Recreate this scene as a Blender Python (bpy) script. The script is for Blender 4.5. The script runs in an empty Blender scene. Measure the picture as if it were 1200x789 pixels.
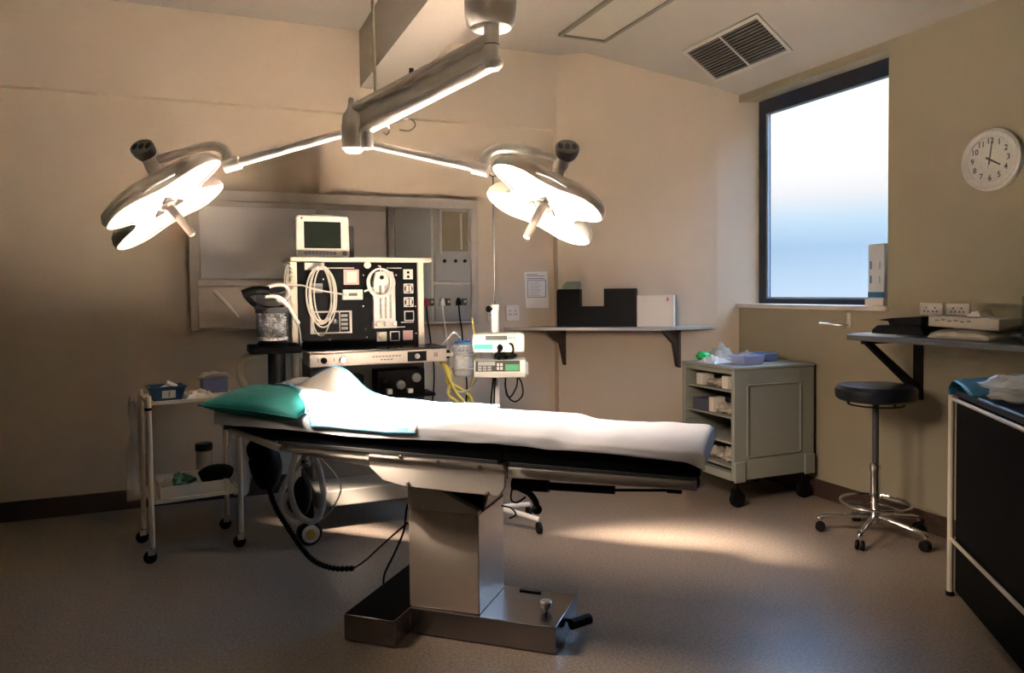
import bpy, bmesh, math, random
from mathutils import Matrix, Vector, noise

random.seed(7)
S = bpy.context.scene
COL = S.collection
PI = math.pi
V = Vector

# ------------------------------------------------------------------ materials
def _nt(name):
    m = bpy.data.materials.new(name)
    m.use_nodes = True
    nt = m.node_tree
    nt.nodes.clear()
    out = nt.nodes.new('ShaderNodeOutputMaterial')
    return m, nt, out


def mat(name, col, rough=0.5, metal=0.0, var=0.06, scale=9.0, bump=0.0, bscale=60.0,
        trans=0.0, stretch=None, coat=0.0, spec=0.5, ior=1.45, sheen=0.0):
    m, nt, out = _nt(name)
    N, Lk = nt.nodes, nt.links
    b = N.new('ShaderNodeBsdfPrincipled')
    Lk.new(b.outputs[0], out.inputs[0])
    tc = N.new('ShaderNodeTexCoord')
    mp = N.new('ShaderNodeMapping')
    if stretch:
        mp.inputs['Scale'].default_value = stretch
    Lk.new(tc.outputs['Object'], mp.inputs[0])
    nz = N.new('ShaderNodeTexNoise')
    nz.inputs['Scale'].default_value = scale
    nz.inputs['Detail'].default_value = 4
    Lk.new(mp.outputs[0], nz.inputs['Vector'])
    mx = N.new('ShaderNodeMix')
    mx.data_type = 'RGBA'
    c = V(col)
    mx.inputs[6].default_value = (*(c * (1 - var)), 1)
    mx.inputs[7].default_value = (*[min(1, k * (1 + var)) for k in c], 1)
    Lk.new(nz.outputs['Fac'], mx.inputs[0])
    Lk.new(mx.outputs[2], b.inputs['Base Color'])
    b.inputs['Roughness'].default_value = rough
    b.inputs['Metallic'].default_value = metal
    b.inputs['Specular IOR Level'].default_value = spec
    b.inputs['IOR'].default_value = ior
    b.inputs['Coat Weight'].default_value = coat
    b.inputs['Transmission Weight'].default_value = trans
    b.inputs['Sheen Weight'].default_value = sheen
    if bump:
        n2 = N.new('ShaderNodeTexNoise')
        n2.inputs['Scale'].default_value = bscale
        n2.inputs['Detail'].default_value = 3
        Lk.new(mp.outputs[0], n2.inputs['Vector'])
        bp = N.new('ShaderNodeBump')
        bp.inputs['Strength'].default_value = bump
        bp.inputs['Distance'].default_value = 0.01
        Lk.new(n2.outputs['Fac'], bp.inputs['Height'])
        Lk.new(bp.outputs[0], b.inputs['Normal'])
    return m


def emit(name, col, strength):
    m, nt, out = _nt(name)
    e = nt.nodes.new('ShaderNodeEmission')
    e.inputs[0].default_value = (*col, 1)
    e.inputs[1].default_value = strength
    nt.links.new(e.outputs[0], out.inputs[0])
    return m


def clear(name, col, alpha, rough=0.15):
    """thin clear or milky plastic: part see-through, part glossy/diffuse"""
    m, nt, out = _nt(name)
    N, Lk = nt.nodes, nt.links
    t = N.new('ShaderNodeBsdfTransparent')
    t.inputs[0].default_value = (0.97, 0.97, 0.97, 1)
    b = N.new('ShaderNodeBsdfPrincipled')
    b.inputs['Base Color'].default_value = (*col, 1)
    b.inputs['Roughness'].default_value = rough
    nz = N.new('ShaderNodeTexNoise')
    nz.inputs['Scale'].default_value = 14
    mr = N.new('ShaderNodeMapRange')
    mr.inputs[3].default_value = max(0, alpha - 0.08)
    mr.inputs[4].default_value = min(1, alpha + 0.08)
    Lk.new(nz.outputs['Fac'], mr.inputs[0])
    mx = N.new('ShaderNodeMixShader')
    Lk.new(mr.outputs[0], mx.inputs[0])
    Lk.new(t.outputs[0], mx.inputs[1])
    Lk.new(b.outputs[0], mx.inputs[2])
    Lk.new(mx.outputs[0], out.inputs[0])
    return m


def floor_mat():
    m, nt, out = _nt('speckled_vinyl')
    N, Lk = nt.nodes, nt.links
    b = N.new('ShaderNodeBsdfPrincipled')
    Lk.new(b.outputs[0], out.inputs[0])
    tc = N.new('ShaderNodeTexCoord')
    n1 = N.new('ShaderNodeTexNoise')
    n1.inputs['Scale'].default_value = 85
    n1.inputs['Detail'].default_value = 2
    n2 = N.new('ShaderNodeTexVoronoi')
    n2.inputs['Scale'].default_value = 150
    n3 = N.new('ShaderNodeTexNoise')
    n3.inputs['Scale'].default_value = 1.5
    for n in (n1, n2, n3):
        Lk.new(tc.outputs['Object'], n.inputs['Vector'])
    r = N.new('ShaderNodeValToRGB')
    e = r.color_ramp.elements
    e[0].position, e[0].color = 0.33, (0.11, 0.08, 0.058, 1)
    e[1].position, e[1].color = 0.62, (0.31, 0.245, 0.20, 1)
    Lk.new(n1.outputs['Fac'], r.inputs[0])
    mx = N.new('ShaderNodeMix')
    mx.data_type = 'RGBA'
    mx.inputs[0].default_value = 0.4
    Lk.new(r.outputs[0], mx.inputs[6])
    r2 = N.new('ShaderNodeValToRGB')
    e = r2.color_ramp.elements
    e[0].position, e[0].color = 0.0, (0.145, 0.113, 0.09, 1)
    e[1].position, e[1].color = 1.0, (0.33, 0.265, 0.215, 1)
    Lk.new(n2.outputs['Color'], r2.inputs[0])
    Lk.new(r2.outputs[0], mx.inputs[7])
    Lk.new(mx.outputs[2], b.inputs['Base Color'])
    mr = N.new('ShaderNodeMapRange')
    mr.inputs[3].default_value = 0.28
    mr.inputs[4].default_value = 0.46
    Lk.new(n3.outputs['Fac'], mr.inputs[0])
    Lk.new(mr.outputs[0], b.inputs['Roughness'])
    b.inputs['Specular IOR Level'].default_value = 0.4
    return m


def frosted_mat():
    m, nt, out = _nt('frosted_glass')
    N, Lk = nt.nodes, nt.links
    t = N.new('ShaderNodeBsdfTransparent')
    t.inputs[0].default_value = (0.92, 0.95, 0.97, 1)
    d = N.new('ShaderNodeBsdfTranslucent')
    d.inputs[0].default_value = (0.9, 0.93, 0.95, 1)
    mx = N.new('ShaderNodeMixShader')
    nz = N.new('ShaderNodeTexNoise')
    nz.inputs['Scale'].default_value = 3
    mr = N.new('ShaderNodeMapRange')
    mr.inputs[3].default_value = 0.03
    mr.inputs[4].default_value = 0.06
    Lk.new(nz.outputs['Fac'], mr.inputs[0])
    Lk.new(mr.outputs[0], mx.inputs[0])
    Lk.new(t.outputs[0], mx.inputs[1])
    Lk.new(d.outputs[0], mx.inputs[2])
    Lk.new(mx.outputs[0], out.inputs[0])
    return m


M_wall = mat('painted_plaster', (0.57, 0.465, 0.355), 0.75, var=0.03, scale=3, bump=0.08, bscale=120)
M_dark = mat('unseen_bounce_absorber', (0.05, 0.035, 0.022), 0.7, var=0.05, scale=3)  # for walls out of view, dark so they return little light
M_front = mat('unseen_bounce_cream', (0.62, 0.55, 0.45), 0.75, var=0.03, scale=3)  # for the unseen front wall, pale to bounce light onto facing surfaces
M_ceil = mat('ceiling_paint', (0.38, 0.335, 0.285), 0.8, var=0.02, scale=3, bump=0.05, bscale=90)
M_skirt = mat('brown_vinyl_skirting', (0.05, 0.027, 0.017), 0.55, var=0.1)
M_floor = floor_mat()
M_frame = mat('dark_blue_window_frame', (0.012, 0.016, 0.03), 0.35, var=0.1)
M_glass = frosted_mat()
M_sill = mat('sill_paint', (0.62, 0.56, 0.48), 0.5, var=0.03)
M_steel = mat('brushed_steel', (0.70, 0.59, 0.49), 0.38, 0.55, var=0.1, scale=30, stretch=(1, 1, 14), bump=0.02, bscale=30)
M_steelb = mat('base_steel', (0.30, 0.28, 0.28), 0.27, 1.0, var=0.06, scale=6)
M_panelsteel = mat('dull_steel', (0.50, 0.45, 0.40), 0.45, 0.5, var=0.08, scale=12, stretch=(1, 1, 10))
M_greypanel = mat('grey_panel', (0.30, 0.295, 0.29), 0.5, 0.2, var=0.06, scale=4)
M_viewer = mat('viewer_screen', (0.68, 0.64, 0.63), 0.35, var=0.03)
M_chrome = mat('chrome', (0.7, 0.7, 0.7), 0.15, 1.0, var=0.03)
M_white = mat('white_enamel', (0.76, 0.71, 0.65), 0.35, var=0.03)
M_lampwhite = mat('lamp_enamel', (0.88, 0.83, 0.78), 0.3, var=0.02)
M_cream = mat('cream_enamel', (0.80, 0.70, 0.56), 0.4, var=0.04)
M_plate = mat('beige_side_plate', (0.80, 0.71, 0.63), 0.4, 0.1, var=0.04)
M_black = mat('black_rubber', (0.004, 0.004, 0.0045), 0.55, var=0.2, spec=0.2)
M_blackp = mat('black_plastic', (0.003, 0.003, 0.0035), 0.5, var=0.2, spec=0.15)
M_darkrefl = mat('dark_reflection_black', (0.0015, 0.0015, 0.002), 0.6, var=0.1, spec=0.08)
M_blackv = mat('black_vinyl_pad', (0.003, 0.0035, 0.005), 0.5, var=0.2, bump=0.05, bscale=200, spec=0.2)
M_sheet = mat('white_sheet', (0.50, 0.50, 0.53), 0.85, var=0.02, bump=0.12, bscale=45, sheen=0.1)
M_drape = mat('white_drape', (0.84, 0.82, 0.80), 0.85, var=0.02, bump=0.1, bscale=40)
M_hem = mat('blue_hem', (0.16, 0.42, 0.62), 0.8, var=0.05)
M_teal = mat('teal_cotton', (0.006, 0.21, 0.195), 0.65, var=0.12, scale=5, bump=0.12, bscale=35, sheen=0.1)
M_bluec = mat('blue_cover', (0.008, 0.13, 0.22), 0.45, var=0.3, scale=3, bump=0.3, bscale=18)
M_grey = mat('grey_cart_plastic', (0.27, 0.275, 0.235), 0.5, var=0.05, scale=14)
M_dgrey = mat('dark_grey_plastic', (0.05, 0.05, 0.05), 0.45, var=0.1)
M_cable = mat('pale_cable', (0.62, 0.58, 0.50), 0.45, var=0.05)
M_hose = clear('milky_hose', (0.75, 0.73, 0.68), 0.72, 0.25)
M_beigehose = mat('beige_hose', (0.5, 0.42, 0.31), 0.4, var=0.05)
M_yellow = mat('yellow_plastic', (0.62, 0.50, 0.10), 0.45, var=0.08)
M_yellowhub = mat('yellow_hub', (0.50, 0.42, 0.06), 0.5, var=0.08)
M_red = mat('red_plastic', (0.5, 0.03, 0.05), 0.4, var=0.05)
M_green = mat('green_plastic', (0.02, 0.55, 0.12), 0.35, var=0.08)
M_dgreen = mat('green_cloth', (0.10, 0.28, 0.18), 0.8, var=0.25, scale=30)
M_bluebasket = mat('blue_basket', (0.03, 0.09, 0.19), 0.4, var=0.1)
M_lilac = mat('lilac_tray', (0.33, 0.36, 0.62), 0.4, var=0.05)
M_bluetray = mat('blue_tray', (0.14, 0.23, 0.48), 0.4, var=0.05)
M_paper = mat('paper_white', (0.80, 0.75, 0.69), 0.8, var=0.02)
M_card = mat('white_card', (0.74, 0.66, 0.58), 0.7, var=0.03)
M_ink = mat('ink_grey', (0.16, 0.15, 0.15), 0.7, var=0.05)
M_inkd = mat('ink_black', (0.01, 0.01, 0.01), 0.6, var=0.05)
M_pink = mat('pink_label', (0.75, 0.45, 0.42), 0.7, var=0.03)
M_magenta = mat('magenta_mark', (0.7, 0.08, 0.25), 0.6, var=0.03)
M_screen = mat('monitor_screen', (0.012, 0.018, 0.012), 0.35, var=0.2, spec=0.2)
M_key = mat('lilac_keys', (0.34, 0.36, 0.52), 0.5, var=0.05)
M_bag = clear('clear_bag', (0.75, 0.72, 0.66), 0.22, 0.2)
M_bagw = clear('milky_bag', (0.82, 0.82, 0.84), 0.62, 0.3)
M_jar = clear('clear_jar', (0.8, 0.8, 0.8), 0.30, 0.1)
M_teallabel = mat('teal_label', (0.03, 0.36, 0.33), 0.5, var=0.05)
M_mint = mat('mint_face', (0.45, 0.60, 0.52), 0.5, var=0.04)
M_keypad = mat('green_keypad', (0.05, 0.28, 0.12), 0.5, var=0.1)
M_lcd = mat('lcd_dark', (0.03, 0.035, 0.03), 0.3, var=0.1)
M_wood = mat('brown_glazing', (0.19, 0.155, 0.10), 0.4, var=0.3, scale=3)
M_bench = mat('bench_top', (0.10, 0.10, 0.105), 0.3, var=0.1)
M_shelf = mat('shelf_laminate', (0.50, 0.47, 0.44), 0.4, 0.4, var=0.05)
M_bracket = mat('bracket_brown', (0.055, 0.035, 0.022), 0.5, var=0.1)
M_bluelabel = mat('blue_label', (0.03, 0.13, 0.27), 0.5, var=0.05)
M_lens = emit('lit_lens', (1.0, 0.86, 0.74), 1.6)
M_bulb = emit('lit_reflector', (1.0, 0.88, 0.76), 3)
M_vent = mat('vent_paint', (0.42, 0.38, 0.33), 0.6, var=0.03)
M_slat = mat('slat_paint', (0.20, 0.175, 0.15), 0.6, var=0.03)
M_void = mat('vent_void', (0.006, 0.005, 0.005), 0.9, var=0.1)
M_diff = mat('unlit_diffuser', (0.42, 0.38, 0.30), 0.4, var=0.05, scale=20)
M_fixt = mat('fixture_frame', (0.16, 0.14, 0.10), 0.5, var=0.05)
M_lint = mat('clutter_beige', (0.42, 0.36, 0.29), 0.7, var=0.25, scale=40)
M_socket = mat('socket_plate', (0.68, 0.62, 0.55), 0.4, var=0.02)
M_clothgrey = mat('grey_cloth', (0.42, 0.38, 0.32), 0.85, var=0.08, bump=0.15)

# ------------------------------------------------------------------ mesh builder
WM = {}


class MB:
    def __init__(self, M=None):
        self.v, self.f = [], []
        self.M = M or Matrix.Identity(4)

    def add(self, vs, fs):
        o = len(self.v)
        self.v += [self.M @ V(p) for p in vs]
        self.f += [tuple(o + i for i in f) for f in fs]
        return self

    def box(self, c, s, R=None):
        x, y, z = s[0] / 2, s[1] / 2, s[2] / 2
        vs = [V((a * x, b * y, d * z)) for a in (-1, 1) for b in (-1, 1) for d in (-1, 1)]
        if R is not None:
            vs = [R @ p for p in vs]
        vs = [p + V(c) for p in vs]
        return self.add(vs, [(0, 1, 3, 2), (4, 6, 7, 5), (0, 4, 5, 1), (2, 3, 7, 6), (0, 2, 6, 4), (1, 5, 7, 3)])

    def bb(self, x0, x1, y0, y1, z0, z1):
        return self.box(((x0 + x1) / 2, (y0 + y1) / 2, (z0 + z1) / 2), (abs(x1 - x0), abs(y1 - y0), abs(z1 - z0)))

    def cyl(self, p0, p1, r0, r1=None, n=20, caps=True):
        if r1 is None:
            r1 = r0
        p0, p1 = V(p0), V(p1)
        d = (p1 - p0).normalized()
        a = d.orthogonal().normalized()
        b = d.cross(a)
        vs = []
        for p, r in ((p0, r0), (p1, r1)):
            for i in range(n):
                t = 2 * PI * i / n
                vs.append(p + (a * math.cos(t) + b * math.sin(t)) * r)
        fs = [(i, (i + 1) % n, n + (i + 1) % n, n + i) for i in range(n)]
        if caps:
            fs += [tuple(range(n - 1, -1, -1)), tuple(range(n, 2 * n))]
        return self.add(vs, fs)

    def tube(self, pts, r, n=8, closed=False, smooth=6, caps=True, corr=None):
        pts = [V(p) for p in pts]
        if smooth and len(pts) > 2:
            pts = spline(pts, smooth, closed)
        m = len(pts)
        vs, fs = [], []
        prev = None
        L = 0.0
        for i, p in enumerate(pts):
            if closed:
                d = pts[(i + 1) % m] - pts[i - 1]
            else:
                d = pts[min(i + 1, m - 1)] - pts[max(i - 1, 0)]
            if d.length < 1e-9:
                d = V((0, 0, 1))
            d.normalize()
            a = d.orthogonal().normalized() if prev is None else (prev - d * prev.dot(d))
            if a.length < 1e-6:
                a = d.orthogonal()
            a.normalize()
            prev = a
            b = d.cross(a)
            rr = r(i / (m - 1)) if callable(r) else r
            if corr:
                rr *= 1 + corr * (i % 2)
            for k in range(n):
                t = 2 * PI * k / n
                vs.append(p + (a * math.cos(t) + b * math.sin(t)) * rr)
        for i in range(m if closed else m - 1):
            j = (i + 1) % m
            for k in range(n):
                fs.append((i * n + k, i * n + (k + 1) % n, j * n + (k + 1) % n, j * n + k))
        if caps and not closed:
            fs += [tuple(range(n - 1, -1, -1)), tuple(range((m - 1) * n, m * n))]
        return self.add(vs, fs)

    def lathe(self, c, prof, n=28, axis=(0, 0, 1)):
        ax = V(axis).normalized()
        a = ax.orthogonal().normalized()
        b = ax.cross(a)
        c = V(c)
        vs, fs = [], []
        for r, z in prof:
            for k in range(n):
                t = 2 * PI * k / n
                vs.append(c + ax * z + (a * math.cos(t) + b * math.sin(t)) * max(r, 1e-4))
        for i in range(len(prof) - 1):
            for k in range(n):
                fs.append((i * n + k, i * n + (k + 1) % n, (i + 1) * n + (k + 1) % n, (i + 1) * n + k))
        fs += [tuple(range(n - 1, -1, -1)), tuple(range((len(prof) - 1) * n, len(prof) * n))]
        return self.add(vs, fs)

    def prism(self, poly, fn, h0, h1):
        """extrude a 2D polygon; fn(a, b, h) -> 3D point"""
        n = len(poly)
        vs = [fn(a, b, h0) for a, b in poly] + [fn(a, b, h1) for a, b in poly]
        fs = [tuple(range(n - 1, -1, -1)), tuple(range(n, 2 * n))]
        fs += [(i, (i + 1) % n, n + (i + 1) % n, n + i) for i in range(n)]
        return self.add(vs, fs)

    def grid(self, fn, nu, nv, thick=None):
        vs = [fn(i / nu, j / nv) for i in range(nu + 1) for j in range(nv + 1)]
        fs = [(i * (nv + 1) + j, (i + 1) * (nv + 1) + j, (i + 1) * (nv + 1) + j + 1, i * (nv + 1) + j + 1)
              for i in range(nu) for j in range(nv)]
        return self.add(vs, fs)

    def blob(self, c, s, nu=20, nv=12, jit=0.0, seed=0, R=None):
        c = V(c)

        def fn(a, b):
            th, ph = 2 * PI * a, PI * (b - 0.5)
            d = V((math.cos(th) * math.cos(ph), math.sin(th) * math.cos(ph), math.sin(ph)))
            k = 1 + jit * noise.noise(d * 2.2 + V((seed * 7.1, seed, 0)))
            p = V((d.x * s[0], d.y * s[1], d.z * s[2])) * k
            if R is not None:
                p = R @ p
            return c + p
        return self.grid(fn, nu, nv)

    def text(self, s, size, fn, align='CENTER'):
        """raised lettering; fn(a, b, h) -> 3D point"""
        cu = bpy.data.curves.new('t', 'FONT')
        cu.body = s
        cu.size = size
        cu.align_x = align
        cu.align_y = 'CENTER'
        cu.resolution_u = 3
        cu.offset = .02 * size
        ob = bpy.data.objects.new('t', cu)
        COL.objects.link(ob)
        dg = bpy.context.evaluated_depsgraph_get()
        me = bpy.data.meshes.new_from_object(ob.evaluated_get(dg))
        self.add([fn(p.co.x, p.co.y, 0) for p in me.vertices], [tuple(f.vertices) for f in me.polygons])
        bpy.data.objects.remove(ob)
        bpy.data.curves.remove(cu)
        bpy.data.meshes.remove(me)
        return self

    def build(self, name, material, parent=None, bevel=0.0, loc=None, sub=0, solid=0.0, weld=False, sharp=35):
        if parent is not None:
            inv = WM[parent.name].inverted()
        else:
            inv = Matrix.Translation(-V(loc)) if loc is not None else Matrix.Identity(4)
        me = bpy.data.meshes.new(name)
        me.from_pydata([inv @ p for p in self.v], [], self.f)
        bm = bmesh.new()
        bm.from_mesh(me)
        bmesh.ops.remove_doubles(bm, verts=bm.verts, dist=1e-6)
        bmesh.ops.recalc_face_normals(bm, faces=bm.faces)
        for f in bm.faces:
            f.smooth = True
        bm.to_mesh(me)
        bm.free()
        me.set_sharp_from_angle(angle=math.radians(sharp))
        me.materials.append(material)
        o = bpy.data.objects.new(name, me)
        COL.objects.link(o)
        if parent is not None:
            o.parent = parent
            WM[o.name] = WM[parent.name]
        else:
            if loc is not None:
                o.location = loc
            WM[o.name] = Matrix.Translation(V(loc)) if loc is not None else Matrix.Identity(4)
        if solid:
            md = o.modifiers.new('solid', 'SOLIDIFY')
            md.thickness = solid
            md.offset = 0
        if bevel:
            md = o.modifiers.new('bevel', 'BEVEL')
            md.width = bevel
            md.segments = 2
            md.limit_method = 'ANGLE'
            md.angle_limit = math.radians(40)
        if sub:
            md = o.modifiers.new('sub', 'SUBSURF')
            md.levels = md.render_levels = sub
        return o


def spline(pts, k, closed=False):
    out = []
    n = len(pts)
    rng = range(n if closed else n - 1)
    for i in rng:
        if closed:
            p0, p1, p2, p3 = pts[i - 1], pts[i], pts[(i + 1) % n], pts[(i + 2) % n]
        else:
            p0, p1, p2, p3 = pts[max(i - 1, 0)], pts[i], pts[i + 1], pts[min(i + 2, n - 1)]
        for j in range(k):
            t = j / k
            out.append(0.5 * ((2 * p1) + (p2 - p0) * t + (2 * p0 - 5 * p1 + 4 * p2 - p3) * t * t
                              + (3 * p1 - p0 - 3 * p2 + p3) * t ** 3))
    if not closed:
        out.append(pts[-1].copy())
    return out


def tag(o, label, cat, group=None):
    o['label'] = label
    o['category'] = cat
    if group:
        o['group'] = group
    return o


def thing(name, label, cat, loc, group=None):
    o = bpy.data.objects.new(name, None)
    o.empty_display_size = 0.05
    COL.objects.link(o)
    o.location = loc
    WM[o.name] = Matrix.Translation(V(loc))
    return tag(o, label, cat, group)


def struct(o):
    o['kind'] = 'structure'
    return o


def dup(root, delta, label, group=None):
    r = root.copy()
    COL.objects.link(r)
    r.location = root.location + V(delta)
    WM[r.name] = Matrix.Translation(r.location)
    r['label'] = label
    if group:
        r['group'] = group
    for ch in list(root.children):
        c = ch.copy()
        COL.objects.link(c)
        c.parent = r
        for g in ch.children:
            d = g.copy()
            COL.objects.link(d)
            d.parent = c
    return r


RZ = lambda a: Matrix.Rotation(a, 3, 'Z')
XZ = lambda y: (lambda a, b, h: (a, y + h, b))     # polygon in x-z, extruded along y

# ------------------------------------------------------------------ camera
H = 1.45
F, PITCH, ROLL, YAW, CY = 879.57, 0.0342367, -0.0111442, -0.395157, 371.668
cy, sy = math.cos(YAW), math.sin(YAW)
B = Matrix(((1, 0, 0), (0, 0, -1), (0, 1, 0)))
Rz = Matrix(((cy, sy, 0), (-sy, cy, 0), (0, 0, 1)))
cp, sp = math.cos(PITCH), math.sin(PITCH)
Rx = Matrix(((1, 0, 0), (0, cp, -sp), (0, sp, cp)))
cr, sr = math.cos(ROLL), math.sin(ROLL)
Rr = Matrix(((cr, -sr, 0), (sr, cr, 0), (0, 0, 1)))
CM = Rr @ Rx @ B @ Rz                      # world -> (right, down, forward)
cam = bpy.data.cameras.new('camera')
cam.sensor_width = 36
cam.lens = F / 1200 * 36
cam.shift_y = -(394.5 - CY) / 1200
cam.clip_start = 0.05
cam.clip_end = 200
co = bpy.data.objects.new('camera', cam)
COL.objects.link(co)
W = CM.transposed()
co.matrix_world = Matrix.Translation((0, 0, H)) @ Matrix(((W[0][0], -W[0][1], -W[0][2]),
                                                           (W[1][0], -W[1][1], -W[1][2]),
                                                           (W[2][0], -W[2][1], -W[2][2]))).to_4x4()
S.camera = co
RIGHT, UP, FWD = V(CM[0]), -V(CM[1]), V(CM[2])  # most object coordinates below were precomputed from image pixels through this camera

# ------------------------------------------------------------------ room shell
XL, XR, YF, YB = -2.6, 3.95, -0.7, 5.68
ZC, XS, ZR = 3.385, 2.95, 2.9665          # flat ceiling, start of slope, height at the window wall
b = MB()
b.bb(XL - 0.1, XR + 0.1, YF - 0.1, YB + 0.1, -0.1, 0)
struct(b.build('floor', M_floor))
b = MB()
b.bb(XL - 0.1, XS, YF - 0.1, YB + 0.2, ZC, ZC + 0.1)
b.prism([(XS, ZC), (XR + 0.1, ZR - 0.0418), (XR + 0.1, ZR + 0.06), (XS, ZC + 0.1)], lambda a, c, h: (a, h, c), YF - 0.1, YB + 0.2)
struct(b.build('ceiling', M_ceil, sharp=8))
b = MB()
b.bb(XL - 0.1, 2.755, YB, YB + 0.1, 0, ZC)
struct(b.build('wall_back', M_wall))
b = MB()
b.bb(XL, 2.755, YB - 0.075, YB, 2.778, ZC)
struct(b.build('trim_1', M_wall))
D1, D2, E2 = (2.755, 5.70), (3.797, 4.87), (4.104, 4.7195)
b = MB()
b.prism([(2.755, 5.605), D2, (D2[0] + 0.09, D2[1] + 0.09), (2.82, 5.8), (2.755, 5.8)], lambda a, c, h: (a, c, h), 0, 3.42)
struct(b.build('wall_corner', M_wall, sharp=8))
b = MB()
b.prism([D2, (4.16, 4.692), (4.2, 4.78), (D2[0] + 0.09, D2[1] + 0.09)], lambda a, c, h: (a, c, h), 0, 3.1)
struct(b.build('wall_reveal', M_wall, sharp=8))
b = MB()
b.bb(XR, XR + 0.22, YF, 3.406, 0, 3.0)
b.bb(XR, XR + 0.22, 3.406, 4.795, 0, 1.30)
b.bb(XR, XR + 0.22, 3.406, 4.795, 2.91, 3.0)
struct(b.build('wall_right', mat('shade_darkened_plaster', (0.31, 0.26, 0.175), 0.75, var=0.03, scale=3, bump=0.08, bscale=120)))  # same wall paint made darker: this side's dimness is in the colour
b = MB()
b.bb(XL - 0.1, XL, YF, YB, 0, ZC)
struct(b.build('wall_left', M_dark))
b = MB()
b.bb(XL - 0.1, XR + 0.22, YF - 0.1, YF, 1.7, ZC)
struct(b.build('wall_front', M_front))  # out of view, set close behind the camera as a light bouncer
b = MB()
b.bb(XL - 0.1, XR + 0.22, YF - 0.1, YF, 0, 1.7)
struct(b.build('wall_front_lower', M_dark))  # out of view, split off dark to keep bounce off the floor
b = MB()
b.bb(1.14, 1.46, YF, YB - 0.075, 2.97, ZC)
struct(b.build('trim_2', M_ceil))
b = MB()
b.prism([(3.925, 3.396), (4.07, 3.396), (4.07, 4.745), (3.945, 4.805), (3.925, 4.815)], lambda a, c, h: (a, c, h), 1.30, 1.333)
struct(b.build('trim_3', M_sill, bevel=0.004))
b = MB()
b.bb(XL, 2.755, YB - 0.014, YB, 0, 0.13)
struct(b.build('baseboard_back', M_skirt, bevel=0.004))
b = MB()
b.bb(XR - 0.014, XR, YF, 4.78, 0, 0.12)
struct(b.build('baseboard_right', M_skirt, bevel=0.004))
b = MB()
nd = V((-0.623, -0.782, 0))
p, q = V((2.76, 5.60, 0)), V((3.797, 4.87, 0))
b.prism([(p.x, p.y), (q.x, q.y), ((q + nd * .014).x, (q + nd * .014).y), ((p + nd * .014).x, (p + nd * .014).y)], lambda a, c, h: (a, c, h), 0, 0.12)
struct(b.build('baseboard_corner', M_skirt))
# window in its recess
b = MB()
wx0, wx1 = 4.085, 4.14
b.bb(wx0, wx1, 4.655, 4.725, 1.333, 2.91)
b.bb(wx0, wx1, 3.406, 3.46, 1.333, 2.91)
b.bb(wx0, wx1, 3.46, 4.655, 2.80, 2.91)
b.bb(wx0, wx1, 3.46, 4.655, 1.333, 1.372)
win = struct(b.build('window_1', M_frame, bevel=0.004))
b = MB()
b.bb(4.11, 4.116, 3.46, 4.655, 1.372, 2.80)
b.build('window_pane', M_glass, win)
b = MB()
b.bb(4.096, 4.112, 4.635, 4.655, 1.372, 2.80)
b.bb(4.096, 4.112, 3.46, 4.635, 1.372, 1.384)
b.build('glazing_bead', mat('bead', (0.30, 0.33, 0.38), 0.4), win)

# ceiling fittings
f = thing('ceiling_light', 'unlit flush rectangular ceiling light panel with brown frame', 'ceiling light', (2.75, 4.4, ZC))
b = MB()
fx0, fx1, fy0, fy1 = 2.545, 2.955, 3.6, 5.14
for x0, x1, y0, y1 in ((fx0, fx0 + .03, fy0, fy1), (fx1 - .03, fx1, fy0, fy1), (fx0 + .03, fx1 - .03, fy0, fy0 + .03), (fx0 + .03, fx1 - .03, fy1 - .03, fy1)):
    b.bb(x0, x1, y0, y1, ZC - 0.022, ZC + 0.01)
b.build('frame', M_fixt, f, bevel=0.003)
MB().bb(fx0 + .03, fx1 - .03, fy0 + .03, fy1 - .03, ZC - 0.010, ZC + 0.005).build('diffuser', M_diff, f)

sl = V((XR - XS, 0, ZR - ZC)).normalized()
c0 = V((3.542, 4.339, 3.1375))
R3 = Matrix((sl, V((0, 1, 0)), sl.cross(V((0, 1, 0))))).transposed()
MV = Matrix.Translation(c0) @ R3.to_4x4() @ Matrix(((1, 0, 0, 0), (0.24, 1, 0, 0), (0, 0, 1, 0), (0, 0, 0, 1)))  # last matrix shears the vent so its corners land as in the image
f = thing('ceiling_vent', 'sheared louvred air vent in the sloping ceiling by the window', 'vent', c0)
hx, hy = 0.18, 0.375
b = MB(MV)
for x0, x1, y0, y1 in ((-hx - .03, -hx, -hy - .03, hy + .03), (hx, hx + .03, -hy - .03, hy + .03), (-hx, hx, -hy - .03, -hy), (-hx, hx, hy, hy + .03)):
    b.bb(x0, x1, y0, y1, -0.012, 0.004)
b.bb(-hx, hx, -.008, .008, -0.012, 0.0)
b.build('frame', M_vent, f, bevel=0.002)
MB(MV).bb(-hx, hx, -hy, hy, -0.001, 0.004).build('backing', M_void, f)
for k in range(13):
    x = -hx + (k + 0.5) * 2 * hx / 13
    b = MB(MV)
    b.box((x, 0, -0.006), (0.006, 2 * hy, 0.008))
    b.build('slat', M_slat, f)

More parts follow.
